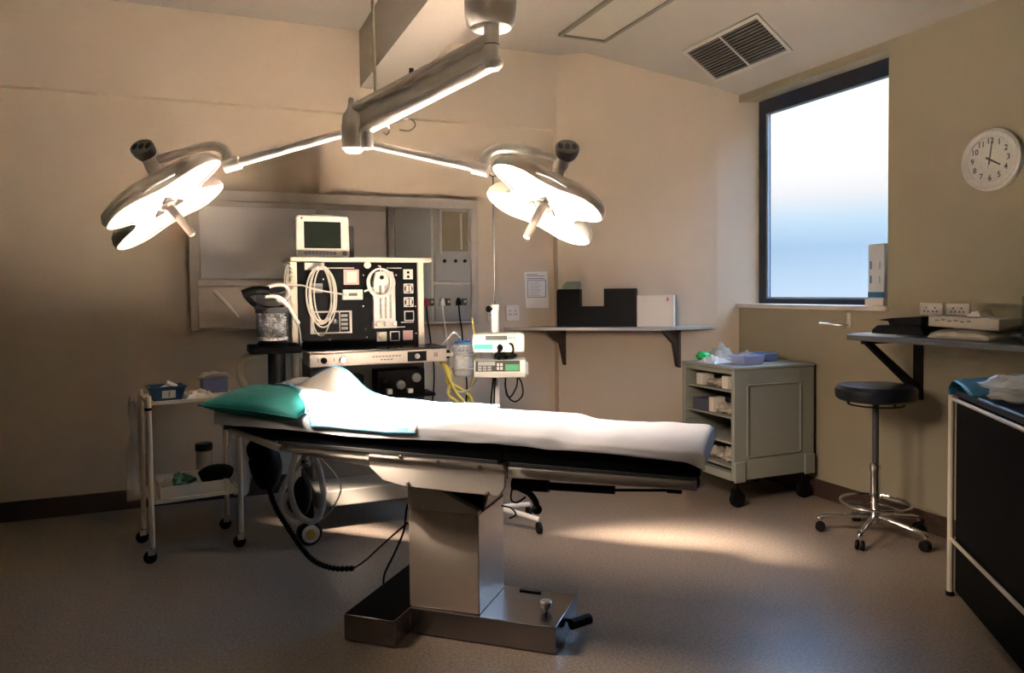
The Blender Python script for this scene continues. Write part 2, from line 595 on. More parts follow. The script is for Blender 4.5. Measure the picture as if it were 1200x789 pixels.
# ------------------------------------------------------------------ wall panel with viewers and outlets
f = thing('wall_panel', 'large stainless steel wall panel with viewing screens and outlets', 'wall panel', (1.0, 5.68, 1.2))
y0 = 5.62
b = MB()
b.bb(-0.05, 2.05, y0, 5.68, 1.203, 2.17)
b.build('backplate', M_panelsteel, f, bevel=0.006)
b = MB()
for x0, x1, z0, z1 in ((-0.055, -0.01, 1.2, 2.175), (2.0, 2.052, 1.2, 2.175), (-0.01, 2.0, 2.10, 2.175), (-0.01, 2.0, 1.2, 1.215), (1.328, 1.375, 1.215, 2.10)):
    b.bb(x0, x1, y0 - .016, y0, z0, z1)
b.build('frame', M_panelsteel, f, bevel=0.004)
MB().bb(0.015, 0.80, y0 - .012, y0, 1.56, 2.06).build('viewing_screen', M_viewer, f, bevel=0.004)
MB().bb(0.86, 1.318, y0 - .012, y0, 1.56, 2.06).build('viewing_screen', M_viewer, f, bevel=0.004)
MB().bb(1.385, 1.67, y0 - .010, y0, 1.23, 2.09).build('grey_panel', M_greypanel, f, bevel=0.003)
MB().bb(1.69, 1.99, y0 - .010, y0, 1.53, 2.09).build('grey_panel', M_greypanel, f, bevel=0.003)
MB().bb(1.69, 1.99, y0 - .010, y0, 1.225, 1.51).build('outlet_strip', M_greypanel, f, bevel=0.003)
MB().bb(-0.005, 0.375, y0 - .014, y0, 1.218, 1.50).build('cupboard_door', M_steel, f, bevel=0.004)
MB().bb(-0.005, 1.32, y0 - .010, y0, 1.51, 1.55).build('rail', M_steel, f, bevel=0.003)
b = MB()
b.bb(1.755, 1.970, y0 - .018, y0 - .009, 1.77, 2.075)
w = b.build('inspection_window', M_wood, f, bevel=0.002)
b = MB()
b.bb(1.905, 1.92, y0 - .021, y0 - .017, 1.78, 2.065)
b.bb(1.735, 1.755, y0 - .02, y0 - .009, 1.75, 2.095)
b.bb(1.970, 1.985, y0 - .02, y0 - .009, 1.75, 2.095)
b.build('window_trim', M_panelsteel, w)
for x in (1.775, 1.865, 1.942):
    MB().lathe((x, y0 - .008, 1.693), [(0.014, 0), (0.014, .012), (0.010, .02)], 14, (0, -1, 0)).build('knob', M_blackp, f)
for i, x in enumerate((1.660, 1.795, 1.930)):
    b = MB()
    b.bb(x - .024, x + .024, y0 - .02, y0 - .008, 1.345, 1.40)
    o = b.build('socket', M_dgrey, f, bevel=0.003)
    MB().bb(x + .0, x + .016, y0 - .024, y0 - .018, 1.365, 1.385).build('switch', M_panelsteel, o)
b = MB()
b.tube([(0.10, y0 - .035, 1.475), (0.15, y0 - .05, 1.42), (0.20, y0 - .045, 1.36)], lambda t: .017 - .004 * t, 10)
b.tube([(0.20, y0 - .045, 1.36), (0.225, y0 - .04, 1.33), (0.255, y0 - .03, 1.29)], lambda t: .013 - .008 * t, 8)
b.cyl((0.2, y0 - .045, 1.36), (0.2, y0, 1.36), .012, n=12)
b.build('lever_handle', M_plate, f)
MB().lathe((0.40, y0 - .01, 1.335), [(0.018, 0), (0.018, .012), (0.006, .016)], 14, (0, -1, 0)).build('lock', M_dgrey, f)

for nm, x, m, z1, lab in (('red', 1.612, M_red, 1.055, 'red plug with dark lead in the wall panel outlet'),
                          ('white', 1.742, M_white, 1.07, 'white plug with white lead in the middle panel outlet'),
                          ('black', 1.875, M_blackp, 0.95, 'black plug with black lead in the right panel outlet')):
    f = thing('power_plug', lab, 'plug', (x, 5.58, 1.345), 'plugs in the wall panel outlets')
    b = MB()
    b.prism([(x - .02, 1.345), (x + .02, 1.345), (x + .016, 1.385), (x + .006, 1.405), (x - .006, 1.405), (x - .016, 1.385)], XZ(5.562), 0, .034)
    b.build('plug', m, f, bevel=0.004)
    b = MB()
    b.tube([(x, 5.572, 1.35), (x + .004, 5.56, 1.25), (x + .012, 5.54, 1.15), (x + .02, 5.53, z1), (x + .04, 5.52, z1 - .25), (x - .02, 5.45, .4), (x - .05, 5.35, .02)], .006, 6)
    b.build('lead', m if nm == 'white' else M_blackp, f)

# notice and sockets on back wall
f = thing('hanging_notice', 'printed paper notice pinned to the wall left of the shelf', 'notice', (2.59, 5.678, 1.31))
MB().prism([(2.478, 1.607), (2.690, 1.613), (2.703, 1.308), (2.490, 1.312)], XZ(5.672), 0, .004).build('sheet', M_paper, f)
b = MB()
for k, (z, x0, x1) in enumerate([(1.588, 2.50, 2.60), (1.575, 2.50, 2.66), (1.555, 2.50, 2.66), (1.40, 2.505, 2.675), (1.542, 2.51, 2.67)]):
    b.bb(x0, x1, 5.669, 5.6725, z - .003, z + .002)
for x in (2.51, 2.672):
    b.bb(x - .002, x + .002, 5.669, 5.6725, 1.40, 1.542)
for k in range(8):
    z = 1.525 - k * .016
    b.bb(2.525, 2.60 + .05 * random.random(), 5.669, 5.6725, z - .002, z + .001)
b.build('print', M_ink, f)
f = thing('wall_socket', 'white single socket plate behind the drip stand', 'socket', (2.185, 5.68, 1.21))
MB().bb(2.148, 2.222, 5.665, 5.68, 1.213, 1.332).build('plate', M_socket, f, bevel=0.004)
b = MB()
for dx, dz in ((0, .02), (-.012, -.01), (.012, -.01)):
    b.bb(2.185 + dx - .004, 2.185 + dx + .004, 5.662, 5.666, 1.27 + dz - .006, 1.27 + dz + .006)
b.build('pin_slot', M_ink, f)
f = thing('wall_socket', 'white double socket plate under the printed notice', 'socket', (2.37, 5.68, 1.21))
MB().bb(2.313, 2.427, 5.665, 5.68, 1.208, 1.336).build('plate', M_socket, f, bevel=0.004)
for cx in (2.345, 2.395):
    b = MB()
    for dx, dz in ((0, .02), (-.010, -.008), (.010, -.008)):
        b.bb(cx + dx - .004, cx + dx + .004, 5.662, 5.666, 1.27 + dz - .005, 1.27 + dz + .005)
    b.build('pin_slot', M_ink, f)

# ------------------------------------------------------------------ corner shelf on the angled wall
wd = V((0.782, -0.623, 0))
A0 = V((2.755, 5.70, 0))


def sh(s, off, z):     # along the angled wall, out from it, up
    p = A0 + wd * s + nd * off
    return (p.x, p.y, z)


f = thing('wall_shelf', 'grey laminate shelf on brown brackets on the angled wall', 'shelf', sh(.6, 0, 1.13))
b = MB()
b.prism([(2.29, 5.665), sh(.86, .3, 0)[:2], sh(1.315, .004, 0)[:2], sh(.08, .03, 0)[:2], (2.74, 5.60), (2.70, 5.665)], lambda a, c, h: (a, c, h), 1.132, 1.158)
b.build('board', M_shelf, f, bevel=0.003)
for s in (0.12, 1.03):
    # solid gusset plates, skewed towards the left end to match the image width
    b = MB()
    prof = [(0.012, 1.131), (.25, 1.131), (.245, 1.118), (.09, 1.02), (.035, .84), (0.012, .82)]
    b.prism(prof, lambda a, c, h: sh(s + h - .42 * a, a + .045 * (s < .5), c), -.013, .013)
    b.prism([(0.008, .82), (.018, .82), (.018, 1.131), (.008, 1.131)], lambda a, c, h: sh(s + h, a + .045 * (s < .5), c), -.022, .022)
    b.build('bracket', M_bracket, f)

f = thing('file_rack', 'black cardboard file rack with stepped front on the wall shelf', 'rack', sh(.35, .15, 1.158))
b = MB()
oz = 1.1585
b.prism([(.075, oz), (.715, oz), (.715, 1.463), (.46, 1.463), (.46, 1.322), (.262, 1.322), (.262, 1.463), (.085, 1.463), (.075, 1.44)],
        lambda a, c, h: sh(a, h, c), .20, .205)
for s0, s1, zt in ((.075, .08, 1.45), (.258, .263, 1.462), (.46, .465, 1.462), (.71, .715, 1.462)):
    b.prism([(s0, oz), (s1, oz), (s1, zt), (s0, zt)], lambda a, c, h: sh(a, h, c), .10, .2)
b.prism([(.08, oz), (.71, oz), (.71, oz + .005), (.08, oz + .005)], lambda a, c, h: sh(a, h, c), .10, .2)
b.prism([(.08, oz), (.71, oz), (.71, 1.46), (.465, 1.46), (.465, 1.322), (.262, 1.322), (.262, 1.46), (.08, 1.45)], lambda a, c, h: sh(a, h, c), .095, .10)
b.build('tray', M_blackp, f)
b = MB()
b.prism([(.09, 1.44), (.255, 1.44), (.255, 1.458), (.09, 1.458)], lambda a, c, h: sh(a, h, c), .105, .195)
b.build('folders', M_inkd, f)
b = MB()
b.prism([(.47, 1.44), (.705, 1.44), (.705, 1.456), (.47, 1.456)], lambda a, c, h: sh(a, h, c), .105, .195)
b.build('folders', M_inkd, f)
b = MB()
Rb = Matrix.Rotation(0.12, 3, 'Y')
b.prism([(.115, 1.464), (.245, 1.464), (.262, 1.50), (.25, 1.525), (.15, 1.522), (.122, 1.49)], lambda a, c, h: sh(a, h, c), .12, .19)
f = b.build('tissue_pack', mat('grey_green_pack', (.22, .25, .2), .5), loc=sh(.18, .15, 1.464))
tag(f, 'grey green packet lying on top of the black file rack', 'packet')
f = thing('carton', 'white cardboard box beside the black rack on the shelf', 'box', sh(.86, .15, 1.159))
b = MB()
b.prism([(.722, oz), (1.01, oz), (1.01, 1.408), (.722, 1.408)], lambda a, c, h: sh(a, h, c), .06, .215)
b.build('box', M_card, f, bevel=0.004)
b = MB()
b.prism([(.955, 1.36), (.968, 1.36), (.968, 1.395), (.955, 1.385)], lambda a, c, h: sh(a, h, c), .214, .2165)
b.build('mark', M_magenta, f)

# ------------------------------------------------------------------ grey cart with open shelves
cx0, cx1, cy0, cy1, cz0, cz1 = 3.22, 3.905, 3.96, 4.53, 0.18, 0.935
f = thing('supply_cart', 'grey plastic supply cart with open shelves under the window', 'cart', ((cx0 + cx1) / 2, (cy0 + cy1) / 2, 0))
MB().bb(cx0 - .006, cx1, cy0 - .006, cy1, cz1 - .022, cz1).build('top', M_grey, f, bevel=0.006)
b = MB()
b.bb(cx0, cx1, cy0, cy0 + .03, cz0, cz1 - .022)
b.build('side_panel', M_grey, f, bevel=0.006)
MB().bb(cx0, cx1, cy1 - .03, cy1, cz0, cz1 - .022).build('side_panel', M_grey, f, bevel=0.006)
MB().bb(cx1 - .02, cx1, cy0 + .03, cy1 - .03, cz0, cz1 - .022).build('back_panel', M_dgrey, f)
MB().bb(cx0, cx1 - .02, cy0 + .03, cy1 - .03, cz0, cz0 + .05).build('bottom_panel', M_grey, f)
MB().bb(cx0 + .01, cx0 + .03, cy0 + .03, cy1 - .03, cz1 - .05, cz1 - .022).build('top_rail', M_grey, f)
# raised frame of the side panel
b = MB()
px0, px1, pz0, pz1 = cx0 + .115, cx1 - .13, cz0 + .16, cz1 - .13
for x0, x1, z0, z1 in ((px0 - .012, px0, pz0, pz1), (px1, px1 + .012, pz0, pz1), (px0, px1, pz0 - .012, pz0), (px0, px1, pz1, pz1 + .012)):
    b.bb(x0, x1, cy0 - .009, cy0 + .002, z0, z1)
b.build('panel_moulding', M_grey, f, bevel=0.003)
b = MB()
b.bb(cx0, cx0 + .09, cy0 - .012, cy0 + .002, cz0 - .01, cz0 + .13)
b.build('corner_post', M_grey, f, bevel=0.006)
b = MB()
b.bb(cx1 - .09, cx1, cy0 - .012, cy0 + .002, cz0 - .01, cz0 + .13)
b.build('corner_post', M_grey, f, bevel=0.006)
for x in (cx0 + .12, cx1 - .14):
    b = MB()
    b.lathe((x, cy0 - .002, cz1 - .07), [(0.014, 0), (0.020, 0), (0.020, .004), (0.014, .004)], 18, (0, -1, 0))
    b.build('rail_hole', M_grey, f)
for z in (.775, .60, .43, .27):
    MB().bb(cx0 + .012, cx1 - .03, cy0 + .035, cy1 - .035, z - .012, z).build('tray_shelf', M_grey, f, bevel=0.002)
for y in (cy0 + .03, cy1 - .036):
    for k in range(10):
        z = .26 + k * .064
        MB().bb(cx0 + .004, cx0 + .2, y, y + .006, z, z + .012).build('runner', M_grey, f)
for x in (cx0 + .04, cx1 - .08):
    for y in (cy0 + .03, cy1 - .05):
        b = MB()
        b.cyl((x, y, cz0), (x, y, .115), .016, n=14)
        b.bb(x - .028, x + .028, y - .022, y + .022, .085, .12)
        o = b.build('castor', M_blackp, f, bevel=0.003)
        MB().lathe((x + .012, y - .016, .055), [(.02, 0), (.055, 0), (.055, .03), (.02, .03)], 22, (0, 1, 0)).build('wheel', M_black, o)
# things on cart shelves
rs = random.Random(3)
for z, items in ((.776, ((4.10, .07, .085, 'card'), (4.19, .09, .06, 'lint'), (4.29, .1, .05, 'lint'), (4.38, .07, .08, 'card'))),
                 (.601, ((4.07, .08, .06, 'lint'), (4.17, .09, .07, 'lint'), (4.25, .05, .10, 'card'), (4.36, .16, .08, 'grey')))):
    tier = 'top' if z > .7 else 'second'
    for y, w, h, kind in items:
        if kind == 'card':
            b = MB()
            b.box((cx0 + .09, y, z + h / 2), (.10, w, h), RZ(rs.uniform(-.2, .2)))
            o = b.build('small_carton', M_card, bevel=.003, loc=(cx0 + .09, y, z))
            nm = {4.10: 'tall cream carton nearest the corner post on the top cart shelf', 4.38: 'cream carton at the far end of the top cart shelf',
                  4.25: 'upright cream carton on the second cart shelf'}[y]
            tag(o, nm, 'box', 'boxes on the cart shelves')
        elif kind == 'grey':
            b = MB()
            b.bb(cx0 + .03, cx0 + .25, y - w / 2, y + w / 2, z, z + .008)
            b.bb(cx0 + .03, cx0 + .036, y - w / 2, y + w / 2, z, z + h)
            b.bb(cx0 + .244, cx0 + .25, y - w / 2, y + w / 2, z, z + h)
            b.bb(cx0 + .03, cx0 + .25, y - w / 2, y - w / 2 + .006, z, z + h)
            b.bb(cx0 + .03, cx0 + .25, y + w / 2 - .006, y + w / 2, z, z + h)
            o = b.build('storage_bin', mat('slate_bin', (.09, .09, .12), .5), bevel=.002, loc=(cx0 + .1, y, z))
            tag(o, 'slate grey bin on the second cart shelf', 'bin')
        else:
            b = MB()
            b.blob((cx0 + .1, y, z + h / 2), (.06, w / 2, h / 2), 16, 10, .5, y)
            o = b.build('supply_packet', M_lint, loc=(cx0 + .1, y, z))
            nm = {4.19: 'crumpled beige packet right of middle on the top cart shelf', 4.29: 'flat beige packet left of middle on the top cart shelf',
                  4.07: 'beige packet nearest the corner post on the second cart shelf', 4.17: 'beige packet beside the upright carton, second cart shelf'}[y]
            tag(o, nm, 'packet', 'packets on the cart shelves')
for y, w, h in ((4.10, .13, .10), (4.27, .14, .08)):
    b = MB()
    b.blob((cx0 + .12, y, .271 + h / 2), (.08, w / 2, h / 2), 18, 10, .6, y)
    o = b.build('supply_packet', M_lint, loc=(cx0 + .12, y, .271))
    tag(o, 'dull brown bundle on the lowest cart shelf, ' + ('near the corner post' if y < 4.2 else 'further back'), 'packet', 'packets on the cart shelves')

ct = cz1 + .0005


def open_tray(name, x0, x1, y0, y1, z0, h, m, label, cat, tap=.012, rot=0.0, parent=None):
    cx, cyy = (x0 + x1) / 2, (y0 + y1) / 2
    Mx = Matrix.Translation((cx, cyy, z0)) @ Matrix.Rotation(rot, 4, 'Z')
    b = MB(Mx)
    hx, hy = (x1 - x0) / 2, (y1 - y0) / 2
    t = .006
    o4 = lambda e, z: [(-hx + e, -hy + e, z), (hx - e, -hy + e, z), (hx - e, hy - e, z), (-hx + e, hy - e, z)]
    vs = o4(tap, 0) + o4(0, h) + o4(t, h) + o4(tap + t, t)
    fs = [(3, 2, 1, 0), (12, 13, 14, 15)]
    for a in (0, 4, 8):
        for i in range(4):
            fs.append((a + i, a + (i + 1) % 4, a + 4 + (i + 1) % 4, a + 4 + i))
    b.add(vs, fs)
    if parent:
        return b.build(name, m, parent, bevel=.002)
    o = b.build(name, m, loc=(cx, cyy, z0), bevel=.002)
    return tag(o, label, cat)


b = MB()
b.blob((3.335, 4.44, ct + .034), (.055, .05, .034), 18, 10, .35, 1)
tag(b.build('green_packet', M_green, loc=(3.335, 4.44, ct)), 'bright green packet at the back corner of the cart top', 'packet')
open_tray('kidney_tray', 3.37, 3.55, 4.04, 4.19, ct, .06, M_lilac, 'lilac plastic tray in front on the cart top', 'tray')
open_tray('kidney_tray', 3.60, 3.78, 4.16, 4.34, ct, .055, M_bluetray, 'blue plastic tray behind the lilac one on the cart top', 'tray')


def bag_sheet(c, sx, sy, h, seed, m, name, label, n=22):
    def fn(a, bb):
        x, y = (a - .5) * 2, (bb - .5) * 2
        r = max(0, 1 - max(abs(x), abs(y)) ** 2)
        z = h * r * (.55 + .8 * abs(noise.noise(V((x * 2.3 + seed, y * 2.3, seed))))) + .002
        return (c[0] + x * sx, c[1] + y * sy, c[2] + z)
    b = MB().grid(fn, n, n)
    o = b.build(name, m, loc=c, solid=.001)
    return tag(o, label, 'plastic bag')


bag_sheet((3.315, 4.28, ct + .001), .085, .10, .05, 2.2, M_bagw, 'plastic_bag', 'white crumpled plastic bag on the cart between green packet and lilac tray')
bag_sheet((3.47, 4.42, ct + .001), .11, .09, .12, 5.7, M_bag, 'plastic_bag', 'clear crinkled plastic bag at the back of the cart top')
bag_sheet((3.46, 4.115, ct + .02), .06, .05, .09, 9.1, M_bag, 'plastic_bag', 'clear plastic bag heaped inside the lilac tray')

# ------------------------------------------------------------------ right wall things
f = thing('carton', 'white carton with blue band standing on the window sill', 'box', (4.02, 3.5, 1.333))
MB().bb(3.96, 4.05, 3.44, 3.562, 1.375, 1.725).build('box', mat('pale_carton', (.55, .58, .62), .6), f, bevel=.003)
b = MB()
b.bb(3.9585, 3.9605, 3.44, 3.562, 1.385, 1.42)
for z in (1.475, 1.565):
    b.bb(3.9585, 3.9605, 3.535, 3.547, z, z + .05)
    b.bb(3.9585, 3.9605, 3.47, 3.475, z, z + .045)
b.build('band', M_bluelabel, f)
MB().bb(3.94, 4.06, 3.43, 3.57, 1.334, 1.374).build('base_box', M_card, f, bevel=.003)

f = thing('wall_clock', 'round white wall clock showing four o\'clock', 'clock', (3.95, 2.741, 2.126))
CC = V((3.95, 2.741, 2.126))
cl = lambda a, c, h: (CC.x - h, CC.y - a, CC.z + c)
MB().lathe(CC, [(.165, 0), (.167, .012), (.163, .026), (.150, .034), (.128, .030), (.124, .024)], 64, (-1, 0, 0)).build('rim', mat('clock_rim', (.60, .57, .52), .3), f)
MB().lathe(CC, [(.126, .001), (.126, .0245)], 56, (-1, 0, 0)).build('dial', mat('clock_dial', (.55, .52, .47), .35), f)
b = MB()
for k in range(1, 13):
    t = 2 * PI * k / 12
    b.text(str(k), .042, lambda a, c, h: cl(a + .099 * math.sin(t), c + .099 * math.cos(t), .0262))
b.build('numerals', M_inkd, f)


def hand(ang, L, w, h):
    d = V((math.sin(ang), math.cos(ang)))
    n = V((d.y, -d.x))
    poly = [(-d * .025 + n * w), (-d * .025 - n * w), (d * L - n * w * .6), (d * L + n * w * .6)]
    return MB().prism([(p.x, p.y) for p in poly], lambda a, c, hh: cl(a, c, hh), h, h + .0015)


hand(math.radians(121), .068, .006, .028).build('hour_hand', M_inkd, f)
hand(math.radians(8), .103, .0042, .030).build('minute_hand', M_inkd, f)
hand(math.radians(188), .05, .0012, .0316).build('second_hand', M_inkd, f)
MB().lathe(CC, [(.155, .0345), (.15, .036), (.10, .039), (0, .041)], 48, (-1, 0, 0)).build('glass', clear('clock_glass', (.9, .9, .9), .06, .03), f)

f = thing('wall_lever', 'chrome lever sticking out of the wall below the sill', 'lever', (3.95, 3.70, 1.2))
MB().bb(3.93, 3.95, 3.68, 3.705, 1.19, 1.285).build('plate', M_plate, f, bevel=.003)
MB().tube([(3.935, 3.692, 1.205), (3.90, 3.70, 1.205), (3.87, 3.74, 1.208), (3.83, 3.84, 1.213)], .007, 8).build('bar', M_chrome, f)

for y0s, y1s, lab in ((3.025, 3.17, 'double socket on the window wall above the dark box on the bench'),
                      (2.86, 3.0, 'double socket on the window wall further from the window')):
    f = thing('wall_socket', lab, 'socket', (3.95, (y0s + y1s) / 2, 1.28))
    MB().bb(3.937, 3.95, y0s, y1s, 1.283, 1.355).build('plate', M_socket, f, bevel=.003)
    for cyy in (y0s + .045, y1s - .045):
        b = MB()
        for dy, dz in ((0, .012), (.012, -.008), (-.012, -.008)):
            b.bb(3.934, 3.938, cyy + dy - .004, cyy + dy + .004, 1.315 + dz - .005, 1.315 + dz + .005)
        b.build('pin_slot', M_ink, f)

f = thing('side_bench', 'dark wall mounted bench along the window wall with brackets', 'bench', (3.7, 2.3, 1.18))
MB().bb(3.45, 3.945, 0.6, 3.255, 1.148, 1.18).build('worktop', M_bench, f, bevel=.004)
for y in (3.18, 1.6):
    b = MB()
    b.prism([(3.93, 1.147), (3.50, 1.147), (3.50, 1.125), (3.93, 1.125)], lambda a, c, h: (a, y + h, c), -.018, .018)
    b.prism([(3.52, 1.125), (3.57, 1.125), (3.932, .87), (3.932, .81)], lambda a, c, h: (a, y + h, c), -.016, .016)
    b.prism([(3.935, .78), (3.948, .78), (3.948, 1.147), (3.935, 1.147)], lambda a, c, h: (a, y + h, c), -.03, .03)
    b.build('bracket', M_blackp, f)
bz = 1.1805
f = MB()
for k, (dx, dy, r) in enumerate(((0, 0, .05), (.01, -.03, -.03), (-.01, .01, .0))):
    f.box((3.59 + dx, 3.08 + dy, bz + .001 + .0025 * k), (.22, .30, .002), RZ(r))
o = f.build('paper_stack', M_paper, loc=(3.59, 3.08, bz))
tag(o, 'loose white sheets of paper at the window end of the bench', 'papers')
f = thing('document_case', 'black angular case with open lid on the bench', 'case', (3.66, 2.98, bz))
b = MB()
b.prism([(3.17, bz + .008), (3.165, bz + .03), (3.13, bz + .055), (3.05, bz + .06), (2.86, bz + .062), (2.83, bz + .008)], lambda a, c, h: (h, a, c), 3.55, 3.80)
b.build('body', M_blackp, f, bevel=.004)
b = MB()
b.prism([(3.12, bz + .085), (3.03, bz + .098), (2.84, bz + .112), (2.84, bz + .06), (3.04, bz + .06), (3.05, bz + .08)], lambda a, c, h: (h, a, c), 3.54, 3.80)
b.build('lid', M_blackp, f, bevel=.003)
f = thing('carton', 'long cream carton lying on the folded cloth on the bench', 'box', (3.66, 2.62, bz + .055))
Mx = Matrix.Translation((3.64, 2.62, bz + .085)) @ Matrix.Rotation(.03, 4, 'X')
MB(Mx).box((0, 0, 0), (.17, .38, .058)).build('box', M_clothgrey, f, bevel=.003)
b = MB(Mx)
for k in range(6):
    b.box((-.0855, .14 - k * .035, .005 + .004 * (k % 2)), (.001, .022, .008))
b.build('printing', M_ink, f)
b = MB()


def fn(a, c):
    x, y = (a - .5) * 2, (c - .5) * 2
    e = (1 - abs(x) ** 4) * (1 - abs(y) ** 4)
    return (3.64 + x * .12, 2.63 + y * .17, bz + .002 + .046 * e ** .4 * (1 + .15 * noise.noise(V((x * 3, y * 3, 1)))))


b.grid(fn, 16, 20)
tag(b.build('folded_cloth', M_clothgrey, loc=(3.64, 2.63, bz), solid=.002), 'pale folded cloth under the cream carton on the bench', 'cloth')
b = MB()
b.blob((3.68, 2.33, bz + .032), (.12, .10, .032), 18, 10, .3, 4)
tag(b.build('dark_bag', M_dgrey, loc=(3.68, 2.33, bz)), 'dark soft bag beside the folded cloth on the bench', 'bag')
b = MB()
b.prism([(2.74, 0.115), (2.63, .116), (2.60, .140), (2.57, .146), (2.555, .116), (2.55, .115)], lambda a, c, h: (h, a, c + bz), 3.60, 3.70)
tag(b.build('paper_booklet', M_paper, loc=(3.65, 2.65, bz + .115), bevel=.002), 'curled pale booklet lying on top of the long cream carton', 'booklet')
b = MB()
b.prism([(2.50, 0), (2.5, .22), (2.42, .235), (2.2, .235), (2.2, 0)], lambda a, c, h: (h, a, c + bz), 3.82, 3.94)
tag(b.build('green_box', mat('olive_box', (.11, .13, .075), .6), loc=(3.88, 2.35, bz), bevel=.01), 'olive green box against the wall at the back of the bench', 'box')

# stool
f = thing('swivel_stool', 'black round swivel stool on chrome column under the bench', 'stool', (3.60, 3.18, 0))
sx, sy_ = 3.60, 3.18
MB().lathe((sx, sy_, .80), [(.05, 0), (.20, .0), (.216, .012), (.22, .035), (.218, .065), (.20, .085), (.12, .092), (0, .092)], 40).build('seat', mat('black_stool_vinyl', (.008, .010, .016), .3, var=.2), f)
b = MB()
b.tube([(sx + .15 * math.cos(t * PI / 10), sy_ + .15 * math.sin(t * PI / 10), .775) for t in range(20)], .005, 6, closed=True, smooth=0)
for t in (0.4, 2.5, 4.6):
    b.cyl((sx + .15 * math.cos(t), sy_ + .15 * math.sin(t), .775), (sx + .13 * math.cos(t), sy_ + .13 * math.sin(t), .802), .005, n=8)
b.build('release_ring', M_blackp, f)
b = MB()
b.cyl((sx, sy_, .40), (sx, sy_, .80), .018, n=18)
b.build('piston', M_dgrey, f)
b = MB()
b.cyl((sx, sy_, .09), (sx, sy_, .40), .026, n=20)
b.lathe((sx, sy_, .39), [(.03, 0), (.032, .03), (.02, .045)], 20)
b.build('column', M_chrome, f)
for k in range(5):
    t = 2.35 + k * 2 * PI / 5
    d = V((math.cos(t), math.sin(t), 0))
    b = MB()
    c = V((sx, sy_, 0))
    b.tube([c + d * .02 + V((0, 0, .12)), c + d * .16 + V((0, 0, .108)), c + d * .285 + V((0, 0, .09)), c + d * .295 + V((0, 0, .07))], .014, 10)
    lg = b.build('leg', M_chrome, f)
    e = c + d * .295
    n = V((-d.y, d.x, 0))
    b = MB()
    for s in (-1, 1):
        b.lathe(e + n * (.014 * s - .008) + V((0, 0, .028)), [(.008, 0), (.028, .002), (.028, .014), (.008, .016)], 18, n)
    b.build('castor', M_black, lg)
b = MB()
b.tube([(sx + .19 * math.cos(t * PI / 12), sy_ + .19 * math.sin(t * PI / 12), .20) for t in range(24)], .009, 8, closed=True, smooth=0)
for t in (.5, 2.6, 4.7):
    b.cyl((sx + .02 * math.cos(t), sy_ + .02 * math.sin(t), .20), (sx + .19 * math.cos(t), sy_ + .19 * math.sin(t), .20), .006, n=8)
b.build('foot_ring', M_chrome, f)

# examination couch at the right edge
K = V((3.225, 2.425, 0))
e1, e2 = V((-.60, -.80, 0)), V((.80, -.60, 0))
MK = Matrix(((e1.x, e2.x, 0, K.x), (e1.y, e2.y, 0, K.y), (0, 0, 1, 0), (0, 0, 0, 1)))
f = thing('examination_couch', 'examination couch with cream tube frame at the right edge', 'couch', K)
Lc, Wc = 1.0, .62
for a, c in ((0, 0), (0, Wc), (Lc, 0), (Lc, Wc)):
    MB(MK).cyl((a, c, 0.012), (a, c, .945 if c == 0 else .93), .0135, n=14).build('leg', M_cream, f)
    MB(MK).cyl((a, c, 0), (a, c, .02), .018, n=14).build('rubber_foot', M_black, f)
for z in (.93, .27):
    b = MB(MK)
    b.cyl((0, 0, z), (Lc, 0, z), .009, n=10)
    b.cyl((0, Wc, z), (Lc, Wc, z), .009, n=10)
    b.cyl((0, 0, z), (0, Wc, z), .009, n=10)
    b.cyl((Lc, 0, z), (Lc, Wc, z), .009, n=10)
    b.build('rail', M_cream, f)
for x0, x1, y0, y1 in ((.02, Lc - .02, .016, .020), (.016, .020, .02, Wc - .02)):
    MB(MK).bb(x0, x1, y0, y1, .03, .935).build('side_panel', mat('couch_gloom_panel', (.003, .003, .004), .6, var=.2, spec=.1), f)  # black sheets added to stand in for the darkness under the couch
MB(MK).bb(.0, Lc, .01, Wc - .01, .938, .975).build('mattress', mat('navy_vinyl', (.006, .010, .03), .4, var=.2), f, bevel=.012)


def fn(a, c):
    x = -.012 + a * .30
    y = -.01 + c * .62
    z = .982 + .03 * min(1, a * 6) + .075 * c ** .8 - .25 * max(0, a - .55) * (.35 + .3 * c) + .007 * noise.noise(V((x * 9, y * 30, 0)))
    return (x, y, z)


b = MB(MK)
b.grid(fn, 18, 36)
b.grid(lambda a, c: (fn(0, c)[0] - .003 * math.sin(a * PI), fn(0, c)[1], fn(0, c)[2] - a * .04), 4, 36)
tag(b.build('couch_cover', M_bluec, loc=K + V((0, 0, .98)), solid=.002), 'blue crumpled cover lying over the end of the couch', 'cover')
b = MB(MK)
b.blob((.42, .16, 1.03), (.13, .15, .055), 22, 14, .35, 3)
tag(b.build('plastic_bag', M_bagw, loc=MK @ V((.42, .16, .975))), 'pale plastic bag lying on the examination couch', 'plastic bag')

